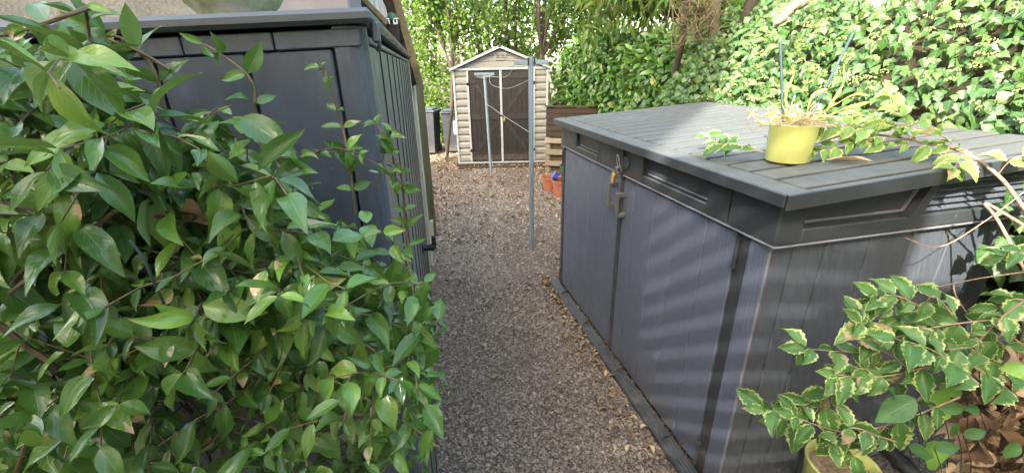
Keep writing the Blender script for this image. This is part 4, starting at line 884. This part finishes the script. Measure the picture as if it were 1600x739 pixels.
def shrub():
    o = empty('variegated_shrub', 'green and yellow edged shrub in front of the end of the storage box', 'shrub', (1.3, .8, 0)); PL = []
    A = lambda px, py, y: aty(px, py, y)
    for pts, y0, y1 in (([(1600, 600), (1540, 560), (1480, 520), (1420, 500), (1370, 465)], .85, .95), ([(1590, 620), (1500, 560), (1420, 545), (1340, 550), (1260, 545)], .82, .92), ([(1500, 560), (1440, 575), (1400, 585), (1350, 590), (1310, 585)], .82, .85),
                        ([(1430, 560), (1390, 600), (1345, 575), (1300, 610), (1240, 640), (1195, 640)], .84, .9), ([(1600, 500), (1550, 500), (1500, 505), (1440, 515), (1380, 530), (1345, 505)], .82, .9), ([(1310, 600), (1290, 625), (1265, 650), (1225, 655)], .85, .9), ([(1500, 620), (1400, 660), (1330, 675), (1280, 665), (1240, 650)], .80, .86),
                        ([(1440, 620), (1400, 650), (1360, 690), (1335, 710)], .80, .82), ([(1400, 690), (1370, 680), (1330, 668), (1300, 690)], .78, .80), ([(1560, 600), (1470, 470), (1440, 478), (1400, 462), (1365, 470)], .85, .95), ([(1600, 470), (1560, 500), (1520, 540), (1470, 545)], .80, .84), ([(1480, 600), (1440, 590), (1400, 560), (1375, 545)], .82, .86), ([(1530, 600), (1480, 560), (1440, 540), (1400, 530)], .8, .84), ([(1640, 480), (1610, 470), (1580, 468), (1562, 480)], .86, .9), ([(1640, 560), (1600, 540), (1570, 520), (1550, 540)], .84, .88), ([(1640, 420), (1620, 400), (1590, 395), (1570, 400)], .9, .95)):
        n = len(pts); spray(o, [A(px, py, y0 + (y1 - y0) * i / n) for i, (px, py) in enumerate(pts)], 1.0, PL, step=.034, lsz=.076 * random.uniform(.7, 1.15), dens=.78)
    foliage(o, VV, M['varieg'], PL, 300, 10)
    # broad dark serrated leaves and pale round leaves low down
    o2 = empty('bramble_seedling', 'low plant with broad dark toothed leaves under the variegated shrub', 'plant', (1.4, .9, 0)); SV = [leaf(1, .55, ser(acum, 11, .10), 22, 6, .15, .15, .015, .03, 40 + k) for k in range(4)]; P2 = []
    for (px, py, y, dx, dz, sz) in ((1430, 622, .78, -.9, -.6, .105), (1425, 650, .80, .6, -.6, .075), (1440, 600, .82, .5, .4, .05), (1500, 600, .85, -.4, .5, .055), (1470, 640, .84, .9, .3, .06), (1530, 640, .85, -.8, .2, .05), (1505, 680, .84, .7, .35, .055), (1500, 590, .86, -.9, .0, .06), (1420, 700, .8, .8, -.2, .07), (1460, 700, .8, .9, .2, .06), (1490, 660, .83, .2, -.8, .05), (1590, 690, .83, -.3, -.8, .06), (1400, 620, .8, -.5, .6, .05)):
        P2.append((random.randrange(4), orient((dx, -.15, dz), Vector((-.1, -.7, .8)) + rv(.12), sz), tuple(A(px, py, y))))
        stp = [A(px, py, y), A(px + 12, py + 40, y + .03), A(px + 10, py + 90, y + .06)]; m = MB().tube(smoothpath(stp, 3), .0012, 5).build('stem', M['twig_dark'], o2); m.location = -o2.location
    foliage(o2, SV, M['serrate'], P2, 300, 8)
    o3 = empty('broadleaf_seedling', 'bright lime green broad rounded leaves at the bottom right below the toothed leaves', 'plant', (1.4, .9, 0)); RV = [leaf(1, .95, ser(obl, 9, .08), 16, 6, .15, .2, .02, .04, 60 + k) for k in range(4)]
    P3 = [(0, orient((.5, -.2, -.2), (-.1, -.7, .8), .08), tuple(A(1445, 620, .86))), (1, orient((.3, -.2, -.5), (-.1, -.8, .7), .09), tuple(A(1450, 690, .84))), (2, orient((.9, -.1, .3), (-.2, -.7, .8), .05), tuple(A(1470, 610, .88))), (3, orient((-.5, -.1, -.4), (-.2, -.6, .8), .05), tuple(A(1600, 570, .86)))]
    foliage(o3, RV, M['bright_leaf'], P3, 300, 8)
    # sprays across the lid
    o4 = empty('variegated_trailer', 'long pale variegated stem arching from the right edge across the storage box lid', 'trailing plant', (1.9, 1.4, 1.3)); P4 = []
    zl = 1.45
    main = [aty(1640, 372, 1.16), aty(1600, 325, 1.2), aty(1560, 275, 1.24), aty(1505, 238, 1.32), aty(1440, 222, 1.40), aty(1380, 212, 1.46), aty(1320, 212, 1.50), aty(1275, 225, 1.48)]
    Pm = smoothpath(main, 6); m = MB().tube(Pm, [.0062 * (1 - .7 * i / len(Pm)) for i in range(len(Pm))], 10).build('stem', M['twig_pink'], o4); m.location = -o4.location
    for pts in ([(1500, 237, 1.33), (1470, 212, 1.36), (1430, 200, 1.42), (1395, 195, 1.46)], [(1520, 240, 1.31), (1480, 228, 1.33), (1430, 228, 1.38), (1380, 225, 1.42), (1340, 222, 1.45)], [(1430, 218, 1.41), (1415, 190, 1.43), (1395, 165, 1.46), (1390, 150, 1.47)], [(1440, 225, 1.39), (1400, 200, 1.44), (1365, 185, 1.5), (1340, 180, 1.52)], [(1400, 215, 1.43), (1350, 218, 1.45), (1300, 232, 1.46), (1270, 238, 1.46)], [(1320, 215, 1.5), (1290, 205, 1.5), (1270, 200, 1.5)], [(1560, 272, 1.24), (1580, 250, 1.22), (1610, 240, 1.2)], [(1505, 238, 1.30), (1498, 250, 1.26), (1492, 262, 1.24)], [(1380, 212, 1.46), (1340, 200, 1.46), (1300, 190, 1.48)]):
        spray(o4, [aty(*q) for q in pts], 1, P4, step=.032, r=.0018, lsz=.066)
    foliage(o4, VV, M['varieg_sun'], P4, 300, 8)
    for pts, r in (([(1600, 352, 1.19), (1540, 318, 1.2), (1560, 345, 1.18), (1600, 420, 1.1)], .004), ([(1600, 300, 1.2), (1540, 345, 1.19), (1470, 385, 1.17), (1415, 372, 1.19)], .0014), ([(1600, 425, 1.1), (1530, 435, 1.1), (1480, 445, 1.08), (1430, 455, 1.08)], .0014), ([(1560, 540, .95), (1520, 500, .98), (1495, 465, 1.0), (1490, 445, 1.02)], .0016)):
        m = MB().tube(smoothpath([aty(*q) for q in pts], 6), r, 6).build('stem', M['twig_pink'], o4); m.location = -o4.location
    o5 = empty('variegated_sprig', 'small variegated sprig lying on the lid left of the lime pot', 'sprig', atz(1150, 235, 1.4)); P5 = []
    spray(o5, [atz(1195, 238, 1.41), atz(1160, 232, 1.415), atz(1125, 226, 1.42), atz(1105, 214, 1.43)], 1, P5, 'twig_pink', .028, .0016, Vector((0, 0, .10)), .075)
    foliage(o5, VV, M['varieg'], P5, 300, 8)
    V, F, U = leaf(.13, .03, lance, 8, 4, .25, -.05, .02, .1, 3); q = link('dry_leaf', variant_mesh('dry_leaf', (V, F, U), M['dry'])); c = atz(1290, 250, 1.385); e = atz(1355, 262, 1.375); c.z = lidz(c, .006); e.z = lidz(e, .008); q.matrix_world = Matrix.Translation(c) @ Matrix([list(r) for r in orient(e - c, (0, 0, 1))]).to_4x4(); props(q, 'long orange brown dry leaf lying on the lid beside the lime pot', 'leaf')
    # heap of dead leaves bottom right
    HV = [leaf(1, .5 + .08 * k, ser(obl, 5, .15), 9, 4, .3 + .3 * k, .1 + .15 * k, .05, .12, 70 + k, .05, .5 - .4 * k) for k in range(4)] + [leaf(1, .3, lance, 8, 4, 1.2, .4, .08, .3, 80 + k, .1, 1.2) for k in range(2)]
    PH = []
    for _ in range(620):
        px, py = random.uniform(1490, 1700), random.uniform(530, 820)
        if px < 1540 and py < 560: continue
        y = random.uniform(.9, 1.12); q = aty(px, py, y); rel = q - PB
        if rel.dot(UB) < 1.97: q = bw(1.98 + random.random() * .1, rel.dot(VB), q.z)
        if q.z < .03: q.z = .03
        PH.append((random.randrange(6), orient(Vector((random.gauss(0, .6), -.2, random.gauss(-.6, .5))), Vector((-.2, -.8, .5)) + rv(.5), random.choice((random.uniform(.03, .05), random.uniform(.05, .11)))), tuple(q)))
    h = empty('dead_leaf_heap', 'heap of curled brown dead leaves at the bottom right corner', 'dead leaves', (1.9, 1.0, 0)); foliage(h, HV, M['dry'], PH, 120, 20, 'dead_leaf', 'dead_leaves')
    tw = MB()
    for _ in range(90):
        p = aty(random.uniform(1500, 1650), random.uniform(560, 800), random.uniform(.88, 1.05)); d = Vector((random.gauss(0, .4), random.gauss(0, .3), 1)).normalized()
        tw.tube([p, p + d * .08 + rv(.01), p + d * .17 + rv(.02)], random.uniform(.001, .0028), 4, False)
    t = tw.build('dead_twigs', M['twig'], h); t.location = -h.location; t['kind'] = 'stuff'
shrub()
# ================================================================ LAUREL HEDGE
LV = [leaf(1, w_, obl, 5, 2, f, d, .01, 0, k) for k, (w_, f, d) in enumerate(((.40, .3, .2), (.44, .15, .35), (.38, .4, .1), (.42, .2, .25)))]
def hedge():
    o = empty('laurel_hedge', 'dense green laurel hedge between the far shed and the ivy bank', 'hedge', (1.9, 5.8, 0)); PL = []
    def face(t): # base line from near shed to behind the box
        a = Vector((.98, 8.3, 0)); b = Vector((2.1, 4.2, 0)); return a.lerp(b, t)
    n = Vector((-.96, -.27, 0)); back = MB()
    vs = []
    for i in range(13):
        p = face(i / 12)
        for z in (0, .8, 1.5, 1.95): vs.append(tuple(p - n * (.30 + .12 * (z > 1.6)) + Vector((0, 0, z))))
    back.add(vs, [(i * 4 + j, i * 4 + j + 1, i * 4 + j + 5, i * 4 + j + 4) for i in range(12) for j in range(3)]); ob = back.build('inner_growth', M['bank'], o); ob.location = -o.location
    for _ in range(12500):
        t = random.uniform(-.05, 1.25); z = random.uniform(.7, 2.12) ; p = face(t); top = 1.98 + .10 * math.sin(t * 9) + .07 * math.sin(t * 23)
        dep = random.uniform(-.02, .25) + max(0, z - top + .15) * .9 + .09 * math.sin(t * 17 + z * 5) * math.sin(z * 9 + t * 6)
        if z > top + .1: continue
        q = p - n * dep + Vector((0, 0, z)); ld = Vector((-.3, -.4, random.gauss(.0, .6))) + rv(.55); sz = random.uniform(.085, .15)
        PL.append((random.randrange(4), orient(ld, Vector((-.6, -.5, .7)) + rv(.35), sz), tuple(q)))
    for _ in range(2500): # top surface
        t = random.uniform(-.05, 1.25); dd = random.uniform(.1, 1.4); q = face(t) - n * dd + Vector((0, 0, 2.0 + .1 * math.sin(t * 9) + random.uniform(-.05, .12)))
        PL.append((random.randrange(4), orient(rv(), Vector((-.2, -.4, 1)) + rv(.3), random.uniform(.07, .12)), tuple(q)))
    foliage(o, LV, M['laurel'], PL, 300, 9)
hedge()
# ================================================================ TREES
TV = [leaf(1, .62, acum, 3, 2, .2, .2, .02, 0, 90 + k) for k in range(4)]
DV = [leaf(1, .26, lance, 5, 2, .3, .45, .02, 0, 95 + k) for k in range(4)]
def tree(name, label, cat, base, stems, blobs, mat, vars_, lsz, group=None, barkm='bark', crown='crown', down=0.0):
    o = empty(name, label, cat, base, 0, group)
    for pts, r0, r1 in stems:
        P = smoothpath([Vector(p) for p in pts], 5); P = [p + rv(.006) for p in P]; n = len(P)
        MB().tube(P, [r0 + (r1 - r0) * i / (n - 1) for i in range(n)], 8).build('trunk', M[barkm], o)
    PL = []
    for c, rad, n in blobs:
        c = Vector(c)
        k = max(1, n // 26)
        for _ in range(k): # clumps inside the blob
            cc = c + Vector((random.gauss(0, .45) * rad[0], random.gauss(0, .45) * rad[1], random.gauss(0, .5) * rad[2])); cr = random.uniform(.12, .3)
            for _ in range(26):
                q = cc + rv(cr * .6)
                if q.z + base[2] < .1: continue
                ld = rv(.8) + Vector((0, -.2, -.2 - down)); PL.append((random.randrange(4), orient(ld, Vector((-.2, -.4, 1)) + rv(.5), lsz * random.uniform(.6, 1.25)), tuple(q)))
    inv = join_leaves(crown, vars_, mat, PL, o)
    return o
S = lambda *p: list(p)
tree('hazel_tree', 'multi-stemmed hazel tree behind the left corner of the far shed', 'tree', (-1.35, 9.9, 0), [
    (S((0, 0, 0), (.05, 0, .8), (.12, 0, 1.6)), .055, .045), (S((.12, 0, 1.6), (-.1, .1, 2.3), (-.5, .2, 3.4), (-.7, .3, 5)), .028, .012), (S((.12, 0, 1.6), (.12, 0, 2.6), (.02, .1, 3.8), (0, .1, 5)), .03, .015),
    (S((.12, 0, 1.6), (.4, 0, 2.2), (.75, .1, 3.1)), .02, .01), (S((.12, 0, 1.6), (-.3, 0, 2.0), (-.8, 0, 3.0)), .018, .008), (S((.12, 0, 1.6), (.25, .1, 2.5), (.28, .2, 4), (.2, .2, 5.5)), .022, .012)],
    [((-.3, .4, 3.0), (1.2, .8, .7), 2600), ((.4, .3, 2.6), (.8, .6, .5), 1100), ((-.7, .3, 1.9), (.6, .5, .7), 900), ((-.5, .5, 1.0), (.6, .5, .4), 420), ((.9, -2.0, 4.8), (1.5, 1.3, .5), 3800)], M['tree_leaf'], TV, .105, 'hazel trees behind the far shed')  # last blob added above view to shade the shed and path end
tree('hazel_tree', 'thick brown double trunk hazel directly left of the shed ridge', 'tree', (-.62, 11.2, 0), [
    (S((.1, 0, 0), (.0, 0, 1.5), (-.1, 0, 2.6), (-.25, .1, 4), (-.3, .1, 6)), .085, .06), (S((.25, 0, 0), (.2, 0, 1.6), (.1, .1, 2.8), (-.1, .1, 4.2), (-.2, 0, 6)), .06, .04), (S((.2, 0, 1.9), (.5, .1, 2.6), (.55, .1, 3.6), (.5, 0, 5)), .03, .015)],
    [((0, .4, 3.6), (1.3, .8, .6), 1700), ((.2, .6, 2.4), (1.1, .6, .5), 900)], M['tree_leaf'], TV, .11, 'hazel trees behind the far shed')
tree('hazel_tree', 'two straight parallel hazel stems rising behind the shed ridge', 'tree', (.13, 11.6, 0), [
    (S((-.13, 0, 0), (-.12, 0, 2), (-.17, 0, 3.4), (-.2, 0, 6)), .045, .035), (S((.08, 0, 0), (.07, 0, 2), (.06, 0, 3.4), (.0, 0, 6)), .04, .032), (S((-.3, 0, 0), (-.32, 0, 2), (-.5, 0, 3), (-.9, 0, 5)), .02, .012)],
    [((0, .5, 3.3), (.9, .7, .8), 900), ((0, .9, 2.1), (.9, .7, .5), 600)], M['tree_leaf'], TV, .10, 'hazel trees behind the far shed')
tree('hazel_tree', 'fan of brown hazel stems spreading from behind the right roof slope', 'tree', (.85, 11.0, 0), [
    (S((0, 0, 0), (0, 0, 1.2), (-.05, 0, 2.1)), .09, .07), (S((-.05, 0, 2.0), (-.12, 0, 2.8), (-.1, 0, 3.6), (-.05, 0, 6)), .055, .04), (S((-.03, 0, 2.0), (.0, .1, 2.8), (.08, .1, 3.6), (.15, 0, 6)), .045, .03), (S((-.02, 0, 2.0), (.1, 0, 2.7), (.35, 0, 3.5), (.6, 0, 5.5)), .04, .025),
    (S((0, 0, 1.95), (.3, 0, 2.5), (.75, 0, 3.2), (1.1, 0, 4.5)), .04, .022), (S((.1, .0, 1.9), (.45, 0, 2.3), (1.0, 0, 2.7), (1.6, 0, 3.6)), .025, .012), (S((-.05, 0, 2.0), (-.2, 0, 3), (-.3, 0, 4.5)), .03, .015)],
    [((.2, .6, 3.4), (1.2, .7, .6), 1300), ((.5, .8, 2.3), (1.1, .7, .5), 900)], M['tree_leaf'], TV, .11, 'hazel trees behind the far shed')
tree('hazel_tree', 'slanting thin hazel trunks beyond the right side of the shed', 'tree', (1.75, 10.6, 0), [
    (S((0, 0, 0), (.05, 0, 1.5), (.25, 0, 2.5), (.55, 0, 3.6), (.9, 0, 5)), .05, .03), (S((.2, 0, 0), (.2, 0, 1.5), (.1, 0, 2.5), (.2, 0, 3.6)), .03, .02), (S((.05, 0, 1.4), (-.3, 0, 2.2), (-.5, 0, 3.3)), .02, .012)],
    [((-.9, -2.9, 4.9), (1.5, 1.3, .5), 3800), ((.1, .3, 2.9), (1.0, .7, .6), 1700), ((.2, .0, 2.0), (.8, .6, .4), 900)], M['tree_leaf'], TV, .11, 'hazel trees behind the far shed')  # first blob added above view to darken the shed
# slanting sapling in front of the bins
q = MB().tube(smoothpath([(-1.30, 8.6, 0), (-1.2, 8.62, .6), (-1.06, 8.6, 1.3), (-1.1, 8.7, 1.75), (-1.3, 8.8, 2.2)], 5), [.028] * 11 + [.018] * 10, 8).build('sapling_trunk', M['bark']); props(q, 'bare slanting sapling trunk leaning across the front of the grey bin', 'sapling')
tree('overhanging_tree', 'dark drooping long-leaved branches hanging above the laurel hedge', 'tree', (3.6, 7.6, 0), [
    (S((0, 0, 0), (0, 0, 1.5), (-.1, 0, 3.2)), .13, .10), (S((-.1, 0, 2.6), (-.8, -.5, 3.0), (-1.6, -.9, 3.05), (-2.3, -1.2, 2.8)), .05, .015), (S((-.1, 0, 2.7), (-.6, -1.2, 3.0), (-1.1, -2.0, 2.9)), .045, .015)],
    [((-1.7, -1.0, 2.75), (.9, .6, .32), 1500), ((-1.0, -1.5, 2.65), (.8, .6, .35), 1500), ((-.4, -1.2, 2.7), (.7, .7, .4), 1100), ((-1.3, -.2, 3.2), (1.2, .8, .4), 1100), ((.3, -.5, 2.6), (.8, .8, .5), 800)], M['drying_leaf'], DV, .20, None, 'bark', 'crown', .9)
tree('shaded_tree', 'dark leafed evergreen behind the brown trunks at the top of the bank', 'tree', (4.8, 6.2, 0), [(S((0, 0, 0), (-.1, 0, 2), (-.1, 0, 4)), .14, .1)],
    [((-1.4, -.8, 2.5), (.9, .6, .5), 1500), ((-.3, -.9, 2.7), (1.1, .6, .6), 1500), ((1.2, -.9, 2.9), (1.1, .6, .6), 1100)], M['tree_leaf_dark'], TV, .12)
def brown_trunks():
    for (pts, y, r, m, label) in (([(1064, 75), (1067, 50), (1070, 30), (1074, -20)], 4.6, .028, 'bark', 'brown peeling trunk wrapped in dead twigs left of the ivy bank top'), ([(1115, 75), (1116, 40), (1118, -20)], 4.4, .05, 'wood_olive', 'olive brown trunk standing right of the peeling trunk'), ([(1150, 60), (1165, 30), (1180, -15)], 4.3, .05, 'bark', 'thick dark stump leaning at the top centre of the ivy bank'), ([(1205, 60), (1215, 30), (1225, -15)], 4.2, .07, 'wood_olive', 'wide olive green trunk behind the dead log')):
        b = aty(*pts[0], y); P = smoothpath([b + Vector((0, .1, -.25))] + [aty(px, py, y) for px, py in pts], 4); q = MB().tube(P, [r * (1.2 - .3 * i / len(P)) for i in range(len(P))], 10).build('tree_trunk', M[m]); props(q, label, 'trunk')
    tw = MB()
    for _ in range(120):
        p = aty(random.gauss(1090, 20), random.gauss(38, 22), random.uniform(4.0, 4.6)); d = (rv(.6) + Vector((.1, 0, .5))).normalized(); P = [p]
        for i in range(4): d = (d + rv(.3)).normalized(); P.append(P[-1] + d * .07)
        tw.tube(P, random.uniform(.002, .006), 4, False)
    q = tw.build('twig_tangle', M['twig']); props(q, 'tangle of dead brown twigs around the trunks above the bank', 'twigs', kind='stuff')
    for pts, y in (([(1168, 130 - 90), (1190, 20), (1215, -5)], 3.3), ([(870, 60), (905, 30), (990, 40)], 5.5)): pass
brown_trunks()
def woodland():
    PL = []
    for _ in range(30000):
        x = random.uniform(-9, 13); y = random.uniform(12.5, 18); z = random.uniform(0, 5.2)
        if math.sin(x * 1.3 + z * 1.1) * math.sin(x * .7 - z * 1.9 + 1) > .55: continue
        PL.append((random.randrange(4), orient(rv(), Vector((-.2, -.4, 1)) + rv(.5), random.uniform(.12, .26)), (x, y, z)))
    o = join_leaves('far_woodland', TV, M['tree_leaf'], PL); props(o, 'sunlit far woodland foliage filling the background behind the shed', 'woodland', kind='stuff')
    PL = []
    for _ in range(9000):
        x = random.uniform(-4.5, -.9); y = random.uniform(10.4, 12.5); z = abs(random.gauss(0, .5)); PL.append((random.randrange(4), orient(rv(), Vector((-.2, -.4, 1)) + rv(.5), random.uniform(.05, .12)), (x, y, z)))
    o = join_leaves('undergrowth', TV, M['tree_leaf'], PL); props(o, 'bright yellow green undergrowth beyond the bins', 'undergrowth', kind='stuff')
woodland()
print('objects', len(bpy.data.objects), 'tris', sum(len(m.polygons) * 2 for m in bpy.data.meshes))
